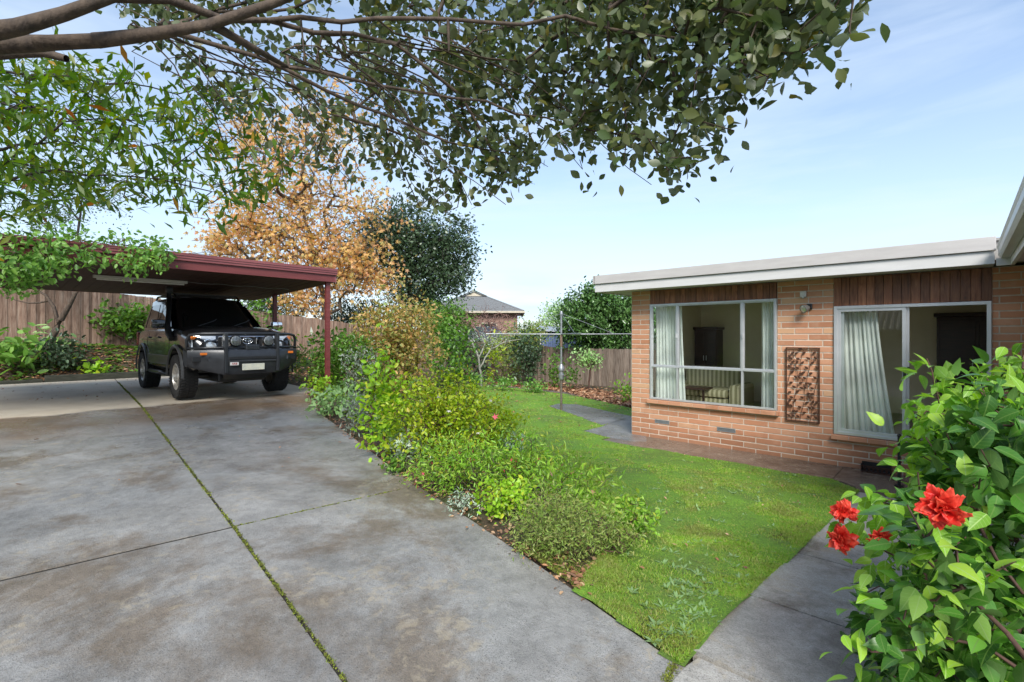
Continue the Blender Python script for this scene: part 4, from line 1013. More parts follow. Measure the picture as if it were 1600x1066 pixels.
for s_ in (-1, 1):
    for lo, hi, slant in ((.035, .22, 0), (.25, .545, 0), (.575, .90, 1)):
        m = MB()
        def sw(i, j):
            t_ = .08+.78*j; cx, hx_, w_, z = cab(t_); f_ = lo+(hi-lo)*i; x = cx-hx_+2*hx_*f_; return (x, s_*side(t_, x, .007), z)
        m.grid(sw, 6, 5); cpart('side_window', m, M_cglass, smooth=True)
    # doors: seams, handles, lower cladding
    for x in (-1.0, -.18, .88):
        m = MB().tube([(x+(.12 if x < -.5 else 0), s_*.932, 1.29), (x, s_*.937, .95), (x+(.25 if x < -.5 else 0), s_*.945, .56)], .0035, 4); cpart('door_seam', m, M_dark)
    for x in (-.80, .05): cpart('door_handle', MB().box(x-.09, x+.09, s_*.945-.018, s_*.945+.018, 1.11, 1.15, .012), M_body, smooth=40)
    m = MB().box(-.86, .86, s_*.938-.02, s_*.938+.02, .60, .78, .016); cpart('side_cladding', m, M_clad, smooth=40)
    m = MB().tube([(-.85, s_*.90, .42), (.85, s_*.90, .42)], .045, 10); cpart('side_step', m, M_steel, smooth=True)
    for ax_ in (1.395, -1.395):
        def fl_(i, j):
            t_ = -PI*.02+i*PI*1.04; r_ = .49+.075*j; y = .935+.045*math.sin(PI*(.15+.75*j)); return (ax_+r_*1.02*math.cos(t_), s_*y, .44+r_*math.sin(t_))
        cpart('wheel_arch', MB().grid(fl_, 30, 6), M_clad, smooth=True)
    # mirror
    mm_ = cpart('mirror', MB().box(.70, .86, min(s_*.98, s_*1.20), max(s_*.98, s_*1.20), 1.30, 1.47, .045).tube([(.80, s_*.90, 1.34), (.79, s_*1.0, 1.36)], .03, 8), M_body if s_ < 0 else M_chrome, smooth=40)
    cpart('mirror_glass', MB().box(.690, .699, min(s_*1.0, s_*1.18), max(s_*1.0, s_*1.18), 1.32, 1.45), M_lens, mm_)
    # headlights
    def hl(i, j):
        y = .50+.36*i; z = .955+.20*j-.02*i*(1-j); x = 2.185-.10*i**2.2-.05*j; return (x+.02*math.sin(PI*i)*math.sin(PI*j), s_*y, z)
    h_ = cpart('headlight', MB().grid(hl, 10, 6), M_lens, smooth=True)
    def hi_(i, j):
        y = .78+.085*i; z = 1.09+.06*j; ii = (y-.50)/.36; x = 2.192-.10*ii**2.2-.05*(z-.955)/.2; return (x+.006, s_*y, z)
    cpart('indicator', MB().grid(hi_, 4, 3), M_amber, h_, smooth=True)
    cpart('reflector', MB().lathe((2.155, s_*.63, 1.05), (1, 0, .05), [(0, .055), (.006, .058), (.012, .05), (.004, .03), (.008, .012), (.01, 0)], 20), M_chrome, h_, smooth=True)
# grille
gp_ = cpart('grille', MB().box(2.16, 2.19, -.47, .47, .93, 1.135, .012), M_dark)
for y in (-.40, -.29, -.18, .18, .29, .40): cpart('grille_bar', MB().box(2.187, 2.215, y-.018, y+.018, .945, 1.12, .006), M_chrome, gp_)
cpart('grille_trim', MB().box(2.18, 2.21, -.47, .47, 1.128, 1.15, .006), M_chrome, gp_)
m = MB()
def ell(cy, cz, ry, rz_): return [(2.235, cy+ry*math.cos(q), cz+rz_*math.sin(q)) for q in np.linspace(0, 2*PI, 25)[:-1]]
m.tube(ell(0, 1.06, .082, .055), .008, 6, closed=True); m.tube(ell(0, 1.06, .030, .052), .007, 6, closed=True); m.tube(ell(0, 1.083, .060, .024), .007, 6, closed=True)
cpart('badge', m, M_chrome, gp_, smooth=True)
# steel front bumper and hoops
def bx_(y): return 2.47-.06*(abs(y)/.93)**2 - (.30*max(0, (abs(y)-.42)/.51)**1.2)
pr = [(-.10,.50),(.02,.47),(.05,.56),(.05,.60),(.07,.70),(.065,.86),(.04,.905),(-.02,.915),(-.20,.915),(-.20,.50)]
def bmp(i, j):
    y = -.945+1.89*i; k = int(round(j*len(pr))) % len(pr); px_, z = pr[k]; e_ = max(0, (abs(y)-.45)/.5); zz = z if z > .7 else z+.13*e_**1.1*((.7-z)/.2)
    return (bx_(y)+px_, y, zz)
bb = MB().grid(bmp, 44, len(pr)); o_ = 0
bumper = cpart('bull_bar', bb, M_steel, smooth=30)
cpart('bash_plate', MB().add([(2.42,-.45,.52),(2.42,.45,.52),(2.1,.36,.36),(2.1,-.36,.36),(2.40,-.45,.55),(2.40,.45,.55),(2.05,.36,.42),(2.05,-.36,.42)], [(0,1,2,3),(7,6,5,4),(0,3,7,4),(1,5,6,2),(3,2,6,7)]), M_steel, bumper)
top = [(2.10,-.93,.90),(2.10,-.94,1.08),(2.13,-.90,1.17),(2.26,-.74,1.195),(2.42,-.42,1.20),(2.45,-.2,1.20),(2.45,.2,1.20),(2.42,.42,1.20),(2.26,.74,1.195),(2.13,.90,1.17),(2.10,.94,1.08),(2.10,.93,.90)]
cpart('hoop', MB().tube(top, .026, 12), M_steel, bumper, smooth=True)
lowt = [(2.12,-.93,.94),(2.30,-.70,.945),(2.44,-.42,.95),(2.46,.42,.95),(2.30,.70,.945),(2.12,.93,.94)]
cpart('lower_tube', MB().tube(lowt, .02, 10), M_steel, bumper, smooth=True)
for s_ in (-1, 1):
    cpart('upright', MB().box(2.40, 2.535, s_*.44-.028, s_*.44+.028, .50, 1.20, .012), M_steel, bumper)
    cpart('bumper_indicator', MB().box(bx_(.72)+.05, bx_(.72)+.085, s_*.72-.075, s_*.72+.075, .82, .862, .008), M_amber, bumper)
    cpart('fog_recess', MB().box(bx_(.78)+.03, bx_(.78)+.075, s_*.76-.15, s_*.76+.10, .70, .80, .012), M_dark, bumper)
    cpart('fog_light', MB().lathe((bx_(.68)+.07, s_*.64, .755), (1,0,0), [(0,.045),(.02,.045),(.018,.03),(.01,0)]), M_clad, bumper, smooth=40)
    dl = cpart('driving_light', MB().lathe((2.40, s_*.28, 1.07), (1,0,0), [(0,.03),(.02,.07),(.06,.098),(.10,.10),(.115,.094)]), M_dark, bumper, smooth=40)
    cpart('lens', MB().lathe((2.51, s_*.28, 1.07), (1,0,0), [(.012,0),(.008,.05),(0,.085)]), M_lens, dl, smooth=True)
    mg = MB()
    for k in range(-3, 4): hh = math.sqrt(.085**2-(k*.024)**2); mg.box(2.522, 2.528, s_*.28+k*.024-.003, s_*.28+k*.024+.003, 1.07-hh, 1.07+hh); mg.box(2.5285, 2.533, s_*.28-hh, s_*.28+hh, 1.07+k*.024-.003, 1.07+k*.024+.003)
    cpart('grill_guard', mg, M_dark, dl)
cpart('winch_slot', MB().box(2.52, 2.545, -.40, .40, .74, .79, .006), M_dark, bumper)
cpart('silver_strip', MB().box(2.525, 2.55, -.40, .40, .695, .715, .004), M_clad, bumper)
cpart('winch_box', MB().box(2.40, 2.52, -.12, .12, .90, 1.0, .02), M_steel, bumper)
cpart('number_plate', MB().box(2.535, 2.552, -.19, .19, .54, .655, .006), M_plate, bumper)
tg = cpart('maker_tag', MB().box(2.548, 2.556, -.39, -.25, .635, .69, .003), M_white, bumper)
def text_mesh(s, size):
    cu = bpy.data.curves.new('txt', 'FONT'); cu.body = s; cu.size = size; cu.align_x = 'CENTER'; cu.align_y = 'CENTER'; cu.extrude = .001; cu.offset = .0006
    o = bpy.data.objects.new('txt', cu); COL.objects.link(o); me = bpy.data.meshes.new_from_object(o.evaluated_get(bpy.context.evaluated_depsgraph_get())); bpy.data.objects.remove(o)
    r_ = MB(); r_.add([v.co[:] for v in me.vertices], [tuple(p_.vertices) for p_ in me.polygons]); return r_
tx = text_mesh('ARB', .05); tx.v = [(2.558+z, -.32+x, .6625+y) for x, y, z in tx.v]; cpart('lettering', tx, paint('red_ink', (.35,.02,.02), None, .4), tg)
# snorkel on the right pillar, roof rack, aerial
cpart('snorkel', MB().tube([(1.15,-.95,1.10),(1.02,-.965,1.20),(.86,-.955,1.34),(.55,-.87,1.60),(.22,-.79,1.86),(.14,-.78,1.98),(.14,-.78,2.08)], [.05,.06,.05,.045,.045,.045,.055], 12).box(.08, .24, -.84, -.72, 2.04, 2.17, .03), M_dark, smooth=40)
rk = MB()
for s_ in (-1, 1): rk.tube([(-1.85, s_*.60, 1.97), (-1.7, s_*.60, 2.05), (-.25, s_*.60, 2.05), (-.08, s_*.60, 1.95)], .02, 8)
for k in range(6): rk.box(-1.65+.28*k, -1.60+.28*k, -.60, .60, 2.04, 2.065)
cpart('roof_rack', rk, M_dark)
cpart('rear_light', MB().box(-2.29, -2.18, -.90, -.80, .95, 1.25, .02), paint('red_lens', (.35,.02,.02), None, .15))
cpart('chassis', MB().box(-2.0, 2.0, -.42, .42, .30, .50, .03).cyl((1.395,-.7,.40), (1.395,.7,.40), .05).cyl((-1.395,-.7,.40), (-1.395,.7,.40), .06), M_dark)
hd = [(-2.0,.2),(-1.2,.2)]
for ax_ in (1.395, -1.395):
    for s_ in (-1, 1):
        yc = s_*.81; o1 = s_; c0 = Vector((ax_, yc, .405))
        rimb = MB().lathe(c0, (0, s_, 0), [(-.12,.235),(.10,.235),(.13,.245),(.135,.232),(.12,.222),(.05,.215),(.03,.10),(.03,0)], 40)
        wh = cpart('wheel', MB().lathe(c0, (0, s_, 0), [(.03,.07),(.10,.065),(.115,.04),(.118,0)], 24), M_rim, smooth=40)
        for k in range(6):
            an = k*PI/3+.3; d = Vector((math.cos(an), 0, math.sin(an))); p2 = Vector((-math.sin(an), 0, math.cos(an)))
            q0, q1 = c0+d*.05+Vector((0, s_*.09, 0)), c0+d*.222+Vector((0, s_*.118, 0))
            rimb.add([q0+p2*.03, q0-p2*.03, q1-p2*.042, q1+p2*.042, q0+p2*.03-Vector((0,s_*.04,0)), q0-p2*.03-Vector((0,s_*.04,0)), q1-p2*.042-Vector((0,s_*.04,0)), q1+p2*.042-Vector((0,s_*.04,0))], [(0,1,2,3),(0,4,5,1),(1,5,6,2),(3,2,6,7),(0,3,7,4)])
        cpart('rim', rimb, M_rim, wh, smooth=30)
        ty = MB().lathe(c0, (0, s_, 0), [(-.13,.24),(-.145,.30),(-.145,.355),(-.13,.385),(-.10,.394),(.10,.394),(.13,.385),(.147,.355),(.147,.30),(.135,.25),(.125,.238)], 56)
        for k in range(46):
            for rI, (yy, off) in enumerate(((-.105, 0), (-.038, .5), (.032, 0), (.10, .5))):
                an = 2*PI*(k+off)/46; d = Vector((math.cos(an), 0, math.sin(an))); tt = Vector((-math.sin(an), .35*(1 if rI % 2 else -1), math.cos(an)))
                ty.obox(c0+d*.396+Vector((0, s_*yy, 0)), tt, (0,1,0), d, .017, .026, .011)
            an = 2*PI*k/46; d = Vector((math.cos(an), 0, math.sin(an))); tt = Vector((-math.sin(an), 0, math.cos(an)))
            ty.obox(c0+d*.372+Vector((0, s_*.14, 0)), tt, (0,1,0), d, .015, .012, .022)
        cpart('tyre', ty, M_tyre, wh, smooth=30)
# ================================================================ vegetation
M_bark = paint('grey_brown_bark', (.12,.085,.058), (.04,.028,.02), .85, scale=22, bump=.8, bs=40, stretch=(1,1,.5))
M_bark2 = paint('dark_bark', (.045,.036,.03), (.022,.018,.015), .85, scale=20, bump=.5)
M_twig = paint('reddish_twig', (.13,.065,.045), (.06,.035,.025), .8, scale=20)
M_gstem = paint('green_stem', (.10,.13,.035), (.08,.06,.03), .7, scale=15)
M_lichen = paint('lichen_bark', (.46,.47,.40), (.13,.11,.09), .9, scale=16, bump=.6)
L_feijoa = leafmat('grey_green_leaf', [(0.0473,0.081,0.0243), (0.081,0.115,0.0378), (0.0607,0.101,0.0297), (0.101,0.128,0.0405), (0.135,0.149,0.0405), (0.0405,0.0743,0.0243), (0.189,0.162,0.027)], .38, .30, back=(.16,.19,.10))
L_left = leafmat('fresh_green_leaf', [(0.0625,0.138,0.015), (0.0938,0.188,0.0187), (0.138,0.237,0.0225), (0.05,0.112,0.015), (0.2,0.237,0.0187), (0.075,0.15,0.0175)], .38, .45)
L_yel = leafmat('yellow_leaf', [(.40,.28,.02), (.30,.09,.02), (.45,.33,.03)], .5, .4)
L_creep = leafmat('creeper_leaf', [(0.117,0.26,0.039), (0.182,0.364,0.065), (0.26,0.442,0.091), (0.091,0.208,0.039)], .4, .35)
L_autumn = leafmat('autumn_leaf', [(.72,.38,.13), (.78,.50,.20), (.64,.46,.13), (.58,.27,.12), (.78,.54,.30), (.42,.40,.13), (.74,.42,.17)], .6, .4)
L_dark = leafmat('dark_evergreen_leaf', [(0.0374,0.0714,0.0306), (0.068,0.119,0.051), (0.102,0.153,0.085), (0.051,0.085,0.0425)], .35, .15)
L_cam = leafmat('camellia_leaf', [(0.049,0.119,0.0252), (0.077,0.168,0.0392), (0.119,0.238,0.056), (0.168,0.28,0.098), (0.056,0.126,0.028)], .25, .15)
L_mid = leafmat('mid_green_leaf', [(0.0725,0.174,0.0217), (0.116,0.246,0.029), (0.174,0.334,0.0435), (0.058,0.145,0.0217)], .4, .3)
L_azal = leafmat('yellow_green_leaf', [(.36,.52,.02), (.50,.62,.03), (.28,.46,.02), (.60,.64,.06), (.22,.38,.02), (.52,.42,.04)], .42, .35)
L_lime = leafmat('lime_leaf', [(0.28,0.532,0.028), (0.392,0.63,0.042), (0.21,0.42,0.028), (0.56,0.616,0.042)], .42, .35)
L_herb = leafmat('herb_leaf', [(0.18,0.39,0.03), (0.27,0.51,0.045), (0.36,0.57,0.075), (0.135,0.3,0.03), (0.45,0.51,0.06)], .45, .35)
L_olive = leafmat('olive_tiny_leaf', [(.20,.32,.05), (.28,.40,.07), (.34,.32,.11), (.16,.28,.04), (.36,.44,.14)], .55, .3)
L_silver = leafmat('silver_leaf', [(0.442,0.572,0.442), (0.585,0.689,0.546), (0.312,0.468,0.312)], .6, .15)
L_blue = leafmat('lavender_leaf', [(0.208,0.26,0.195), (0.312,0.364,0.286), (0.156,0.195,0.13)], .7, .15)
L_pale = leafmat('pale_green_leaf', [(0.286,0.468,0.156), (0.416,0.598,0.234), (0.208,0.39,0.104)], .45, .25)
L_mound = leafmat('turning_leaf', [(0.203,0.275,0.058), (0.348,0.348,0.087), (0.522,0.319,0.102), (0.246,0.348,0.087), (0.638,0.377,0.131), (0.16,0.246,0.058)], .55, .3)
L_mag = leafmat('red_flower', [(.62,.04,.10), (.7,.10,.14)], .5, .3)
L_hib = leafmat('hibiscus_dark_leaf', [(0.0375,0.119,0.015), (0.0562,0.163,0.0187), (0.0875,0.237,0.025), (0.0312,0.1,0.015), (0.125,0.3,0.0375)], .32, .22, back=(.12,.22,.06), vein=(.13,.24,.05), spec=.35)
L_hib2 = leafmat('hibiscus_young_leaf', [(.20,.42,.03), (.30,.54,.05), (.15,.34,.03), (.38,.58,.07), (.22,.42,.045)], .38, .38, back=(.26,.42,.12), vein=(.38,.56,.16), spec=.3)
L_litter = leafmat('fallen_leaf', [(.32,.14,.065), (.46,.24,.12), (.22,.085,.045), (.58,.38,.22), (.13,.06,.035), (.36,.18,.08)], .65, .05)
T_FE = leaf_tpl(4, .62, .09, .10, .9); T_HB = leaf_tpl(9, .56, .10, .30, .72, tooth=.035); T_NL = leaf_tpl(2, .30, .08, .12, .95)

def sample_poly(poly, n):
    poly = np.array(poly, float); lo, hi = poly.min(0), poly.max(0); out = np.zeros((0, 2))
    while len(out) < n:
        q = rng.uniform(lo, hi, (n*2, 2)); out = np.vstack([out, q[inpoly(q[:,0], q[:,1], poly)]])
    return out[:n]
def unproj(q, Y):
    return np.stack([(q[:,0]-CX)/F*Y, Y, EYE+(HY-q[:,1])/F*Y], 1)
def seedpx(l): return [(*D(x, y, Y), r) for x, y, Y, r in l]

# ---- overhanging feijoa-like tree, trunk left of the frame
qa = sample_poly([(600,-150),(1370,-150),(1335,60),(1235,95),(1180,160),(1140,225),(1075,275),(985,255),(900,262),(865,235),(800,305),(720,345),(690,352),(650,325),(600,250),(560,90)], 900)
qb = sample_poly([(150,-150),(620,-150),(620,330),(540,290),(470,270),(420,230),(330,170),(180,40)], 230)
def fdepth(q): return 4.15 - 2.0*np.clip((q[:,0]-650)/680, 0, 1) + .35*np.clip(q[:,1]/300, 0, 1)*np.clip((1000-q[:,0])/400, 0, 1) + rng.uniform(-.6, .5, len(q))*np.where(q[:,0] > 1200, .5, 1)
qq = np.vstack([qa, qb]); tf = unproj(qq, fdepth(qq))
base = (-4.4, 1.3, gz(*wg(-4.4, 1.3))-.05)
seeds = [[(*base, .14), (-4.25, 1.5, 1.3, .12), (-3.7, 1.9, 2.4, .10)],
         [(-3.7, 1.9, 2.4, .08)] + seedpx([(-90,85,2.6,.06),(60,68,2.6,.042),(150,64,2.6,.038),(250,52,2.65,.033),(330,38,2.7,.029),(420,8,2.75,.025),(520,-40,2.8,.025),(700,-140,3.0,.018)]),
         [(-3.7, 1.9, 2.4, .07)] + seedpx([(-90,62,2.35,.055),(30,42,2.4,.038),(100,22,2.45,.032),(175,-5,2.5,.026),(300,-90,2.6,.02)]),
         [(-3.7, 1.9, 2.4, .06)] + seedpx([(-90,105,2.75,.035),(30,83,2.8,.028),(70,83,2.8,.024),(104,92,2.8,.02)]),
         seedpx([(150,60,2.62,.03),(260,48,2.9,.016),(400,88,3.1,.013),(560,165,3.4,.011),(700,222,3.5,.009),(800,240,3.5,.006)]),
         seedpx([(330,38,2.7,.015),(450,105,3.2,.012),(600,135,3.3,.010),(760,158,3.3,.008),(900,200,3.2,.006),(1020,222,3.0,.006)]),
         seedpx([(175,-5,2.5,.025),(420,32,2.9,.014),(700,30,2.9,.010),(950,45,2.7,.008),(1130,70,2.4,.006),(1250,85,2.15,.006)]),
         seedpx([(420,32,2.9,.013),(620,70,3.2,.011),(720,150,3.5,.011),(790,270,3.7,.008)])]
for k in range(34):
    x0 = rng.uniform(180, 760); y0 = np.interp(x0, [180, 420, 760], [55, 90, 60])+rng.uniform(-25, 25); x1 = x0+rng.uniform(120, 340); y1 = y0+rng.uniform(60, 230); Y0 = rng.uniform(2.8, 3.3); Y1 = Y0+rng.uniform(.1, .9)
    r0 = rng.uniform(.004, .008); seeds.append(seedpx([(x0, y0, Y0, r0), (x0*.6+x1*.4+rng.uniform(-10, 20), y0*.68+y1*.32-rng.uniform(0, 18), Y0*.6+Y1*.4, r0*.75), (x1, y1, Y1, .0025)]))
ft = plant('overhanging_tree', 'overhanging tree with dense rounded grey green leaves spreading from the upper left across the top', 'tree', base, tf,
      [dict(per=12, spread=.055, size=.068, tpl=T_FE, mat=L_feijoa, up=.45, outw=.8, droop=.15, along=.30, smooth=True)],
      M_bark, seeds, step=.2, jit=.028, droop=-.02, rt=.0033, bias=.3, pw=.34, parts=('trunk', 'crown'), n=10)
# ---- narrow leaved tree behind it on the left
ql = np.vstack([sample_poly([(-250,20),(60,80),(300,115),(430,160),(455,290),(400,325),(330,345),(210,318),(120,312),(60,352),(-250,420)], 560), sample_poly([(-250,40),(230,80),(230,330),(-250,400)], 170)])
tl = unproj(ql, rng.uniform(3.4, 5.4, len(ql)))
base = (-7.2, 4.4, gz(*wg(-7.2, 4.4))-.05)
seeds = [[(*base, .10), (-7.1, 4.4, 1.5, .09)] + seedpx([(-330,190,4.3,.06),(-150,165,4.2,.045)]),
         seedpx([(-150,165,4.2,.02),(0,160,4.1,.010),(90,175,4.0,.008),(180,240,4.1,.006),(300,215,4.2,.004)]),
         seedpx([(-330,190,4.3,.03),(-100,250,4.1,.012),(60,225,4.0,.010),(100,190,4.0,.008),(250,190,4.2,.005)]),
         seedpx([(-330,190,4.3,.03),(-60,290,4.3,.012),(60,270,4.2,.010),(200,275,4.2,.007),(330,290,4.4,.004)]),
         seedpx([(-150,165,4.2,.02),(0,110,4.4,.012),(200,130,4.6,.008),(370,150,4.7,.004)])]
plant('narrow_leaved_tree', 'tree with bright narrow green leaves on thin black branches hanging in the upper left corner', 'tree', base, tl,
      [dict(per=8, spread=.06, size=.12, tpl=T_NL, mat=L_left, up=.75, outw=.9, droop=.35, along=.32, smooth=True), dict(per=.10, spread=.1, size=.12, tpl=T_NL, mat=L_yel, part='yellow_foliage')],
      M_bark2, seeds, step=.18, jit=.035, rt=.0022, bias=.25, parts=('trunk', 'crown'), n=8)

# ---- trees beyond the fence
def tree(name, label, xb, Y, blobs, per, lf, bark, nt_, rt=.012, trunk_r=.16, seeds_px=None, group=None, bend=0, spread=None, droop=0, step=.5, tpl=T_DIA, lp=5, fill=.5, zbase=None, up=.6, extra=None, parts=('trunk', 'crown')):
    """blobs: (px, py, rx_px, ry_px, weight)"""
    base = D(xb, 525, Y); base.z = zbase if zbase is not None else float(G(base.x, base.y))-.1
    W = sum(b[4] for b in blobs); tips = []
    for bx, by, rx, ry, w_ in blobs:
        c = D(bx, by, Y); tips.append(blob(c, (rx/F*Y, (rx+ry)*.45/F*Y, ry/F*Y), max(3, int(nt_*w_/W)), fill))
    tips = np.vstack(tips); tips = tips[tips[:,2] > base.z+.05]
    top = D(blobs[0][0], blobs[0][1], Y)
    sd_ = [[(*base, trunk_r), (base.x+bend, base.y, base.z+(top.z-base.z)*.35, trunk_r*.8), (*top, trunk_r*.3)]] if seeds_px is None else seeds_px
    lfs = [dict(per=per, spread=(spread or 8)/F*Y, size=lp/F*Y, tpl=tpl, mat=lf, up=up, outw=.4, droop=droop)] if lf else []
    if extra: lfs += extra(Y)
    return plant(name, label, 'tree', base, tips, lfs, bark, sd_, group, step=step, jit=.06, rt=rt, bias=.15, parts=parts)
tree('autumn_tree', 'tall autumn tree with orange and yellow star shaped leaves behind the carport', 507, 22.5,
     [(470,310,105,110,2.6), (400,215,100,70,1.3), (520,200,95,75,1.2), (395,350,85,62,2.1), (500,405,100,60,2.6), (350,385,50,40,.8), (560,420,60,45,.9), (560,330,70,70,.8), (485,470,60,35,.7), (590,440,35,25,.3)],
     8, L_autumn, M_bark, 1500, rt=.010, trunk_r=.17, lp=7.4, tpl=T_STAR, spread=10, up=.3, droop=.3, fill=.6)
tree('evergreen_tree', 'large dark evergreen tree rising right of the orange autumn tree', 640, 27,
     [(640,390,75,55,3), (695,385,50,45,1.8), (600,365,60,50,1.5), (560,400,60,55,1.2), (700,430,45,40,1.2), (650,440,60,35,1.2), (625,335,55,35,.5)],
     24, L_dark, M_bark2, 850, rt=.012, trunk_r=.2, lp=5.4, spread=8)
tree('distant_tree', 'feathery grey green tree far behind the left end of the carport', 110, 34, [(130,300,80,45,1.5), (70,330,60,40,1)], 14, L_dark, M_bark2, 150, lp=4, spread=10, rt=.01, zbase=0)
tree('camellia_tree', 'rounded glossy green camellia tree spilling over the back fence beside the house', 940, 23.2,
     [(935,500,62,52,3), (905,510,38,40,1.2), (965,490,42,40,1.2), (925,465,35,22,.6), (950,535,50,22,.8), (990,500,40,40,1)],
     24, L_cam, M_bark2, 640, rt=.008, trunk_r=.1, lp=5.4, spread=5.5, tpl=T_OVAL, fill=.35, up=.8, droop=.3, step=.3)
tree('light_green_tree', 'light green feathery tree between the distant brick house and the camellia', 868, 33, [(872,492,24,20,1), (858,505,16,18,.6), (888,500,18,26,.6)], 18, L_pale, M_bark2, 110, lp=3.6, spread=6, rt=.008, trunk_r=.08, step=.4)
M_pinktwig = paint('pinkish_bare_twig', (.26,.15,.12), (.16,.09,.075), .8)
tree('bare_tree', 'leafless tree with a haze of fine pinkish twigs in front of the distant brick house', 770, 24.5, [(765,505,55,32,3), (800,515,40,22,1), (730,500,35,25,1)], 0, None, M_pinktwig, 900, rt=.0045, trunk_r=.06, step=.3, fill=.8)
tree('hedge_tree', 'dull olive tree with sparse leaves to the right of the bare pink twigs', 815, 23.5, [(815,530,34,26,2), (785,545,30,18,1), (835,520,20,16,.6)], 14, L_olive, M_pinktwig, 200, rt=.005, trunk_r=.05, lp=4, spread=6, step=.3)
for i, (x, y, rx, ry, Y, lb) in enumerate([(560,500,60,40,30,'dark green tree mass low behind the carport post'), (655,470,50,40,31,'broad dark tree mass behind the mound bush'), (700,505,45,30,26,'green leafy tree left of the distant brick house'), (1040,500,60,50,34,'tree hidden largely behind the brick house corner'), (845,528,40,14,60,'far hazy tree line left of the blue shed'), (425,480,60,45,26,'green tree low behind the back carport post')]):
    tree('background_tree', lb, x, Y, [(x, y, rx, ry, 1)], 15, (L_dark, L_mid, L_mid, L_cam, L_olive, L_dark)[i], M_bark2, 260, lp=4.2, spread=7, rt=.01, trunk_r=.1, zbase=-.8 if Y > 32 else None)

# ---- bushes: base pixel, size in pixels
def bush(name, label, x, yb, wpx, hpx, lf, lp, dens=2.6, tpl=T_OVAL, stem=M_twig, per=8, group=None, up=.7, droop=.1, fill=.45, flat=1.0, spread=None, cat='shrub', extra=None, low=.5, smooth=False, depthk=.6, stemh=0, rt=.002, Y=None, outw=.6, zb=None, top_only=False):
    b = P(x, yb); Y = Y or b.y; r_ = wpx/2/F*Y; h = hpx/F*Y; cy = Y+r_*depthk
    cx = (x-CX)/F*Y*(cy/Y); gzv = float(G(cx, cy)); zt_ = EYE+(HY-(yb-hpx))/F*cy; zb_ = zb if zb is not None else gzv
    h = max(.08, zt_-zb_); c = (cx, cy, zb_+h*(.5+stemh/2)); rz_ = h*.5*(1-stemh)
    n = dens*wpx*hpx/(lp*lp*.42); nt_ = max(8, int(n/per))
    tips = blob(c, (r_*(.92), r_*.85*flat, rz_), nt_, fill, zmin=gzv+.02)
    k_ = rng.random(nt_) < .10; tips[k_] += (tips[k_]-np.array([cx, cy, gzv]))*rng.uniform(.08, .28, (int(k_.sum()), 1))
    s_ = lp/F*Y; sp_ = (spread*s_) if spread else s_*.9
    lfs = [dict(per=per, spread=sp_, size=s_, tpl=tpl, mat=lf, up=up, outw=outw, droop=droop, along=s_, smooth=smooth)]
    if extra:
        for e_ in extra: e_ = dict(e_); e_['size'] = e_['size']/F*Y; e_['spread'] = sp_*1.1; lfs.append(e_)
    return plant(name, label, cat, (cx, cy, gzv-.02), tips, lfs, stem, None, group, step=max(.05, h*.18), jit=.015, rt=rt, droop=0)
fl_ = lambda mat, per, size, part: dict(per=per, size=size, tpl=T_STAR, mat=mat, part=part, up=.3)
M_pinkw = leafmat('white_petal', [(.75,.70,.68), (.8,.72,.72)], .5, .3)
# long garden bed, from the back to the front
bush('mound_bush', 'big rounded bush turning orange and pink to the right of the carport', 618, 622, 165, 168, L_mound, 6.5, 3.2, extra=[fl_(L_autumn, 1.0, 7, 'autumn_foliage')], tpl=T_OVAL, droop=.2, rt=.003)
bush('leafy_bush', 'dark leaved bush at the foot of the mound bush beside the carport post', 555, 618, 100, 105, L_mid, 6, 2.4)
bush('tall_shrub', 'tall loose green shrub between the mound bush and the lichen covered branches', 700, 612, 95, 130, L_mid, 6.5, 2.0, per=7)
bush('green_bush', 'dense mid green bush beside the front right post of the carport', 518, 608, 72, 96, L_mid, 7, 3.0)
bush('silver_twig_bush', 'loose grey green twiggy bush behind the lavender', 560, 628, 66, 92, L_blue, 5, 1.1, tpl=T_NARROW)
bush('low_cover_plant', 'pale frosty green low spreading plant at the concrete edge near the carport', 528, 655, 104, 50, L_pale, 9, 2.2, per=6, cat='plant')
bush('low_cover_plant', 'low bright green clump behind the pale spreading plant, at the foot of the post', 500, 626, 60, 40, L_lime, 6, 1.6, per=6, cat='plant')
bush('lavender_bush', 'small grey lavender bush at the concrete edge left of the tall lime shrub', 562, 688, 66, 84, L_blue, 8, 2.4, tpl=T_SLIM, per=10, up=.2, outw=1.3)
bush('lime_shrub', 'upright lime green shrub at the left end of the yellow green azalea', 596, 722, 74, 178, L_lime, 9.5, 2.2, per=6, up=.6, low=.3, extra=[fl_(L_yel, .12, 8, 'yellow_foliage')])
bush('azalea_bush', 'large yellow green azalea bush filling the middle of the garden bed', 690, 735, 200, 150, L_azal, 6.6, 4.2, per=9, up=.75, outw=.9, rt=.0025, extra=[fl_(M_pinkw, .04, 10, 'petals')])
bush('azalea_bush', 'smaller yellow green azalea leaning over the lawn at the right of the large one', 768, 705, 100, 80, L_azal, 6.6, 3.6, per=9, up=.75, outw=.9)
bush('silver_plant', 'silvery leaved plant in front of the lime shrub and azalea', 638, 728, 84, 52, L_silver, 10, 2.4, per=9, tpl=T_STAR, cat='plant')
bush('silver_plant', 'small grey leaved plant on the lawn side of the azalea', 806, 708, 44, 32, L_silver, 8, 1.8, per=8, tpl=T_NARROW, cat='plant')
bush('fern', 'small green ferny plant hanging over the concrete below the silvery plant', 617, 742, 50, 28, L_mid, 8, 2.5, per=6, cat='plant')
bush('herb_clump', 'leafy bright green clump with a few red flower heads right of the silvery plant', 716, 785, 200, 104, L_herb, 8, 3.4, per=8, tpl=T_NARROW, up=.4, outw=1.0, extra=[fl_(L_mag, .07, 10, 'petals')], cat='plant', stem=M_gstem)
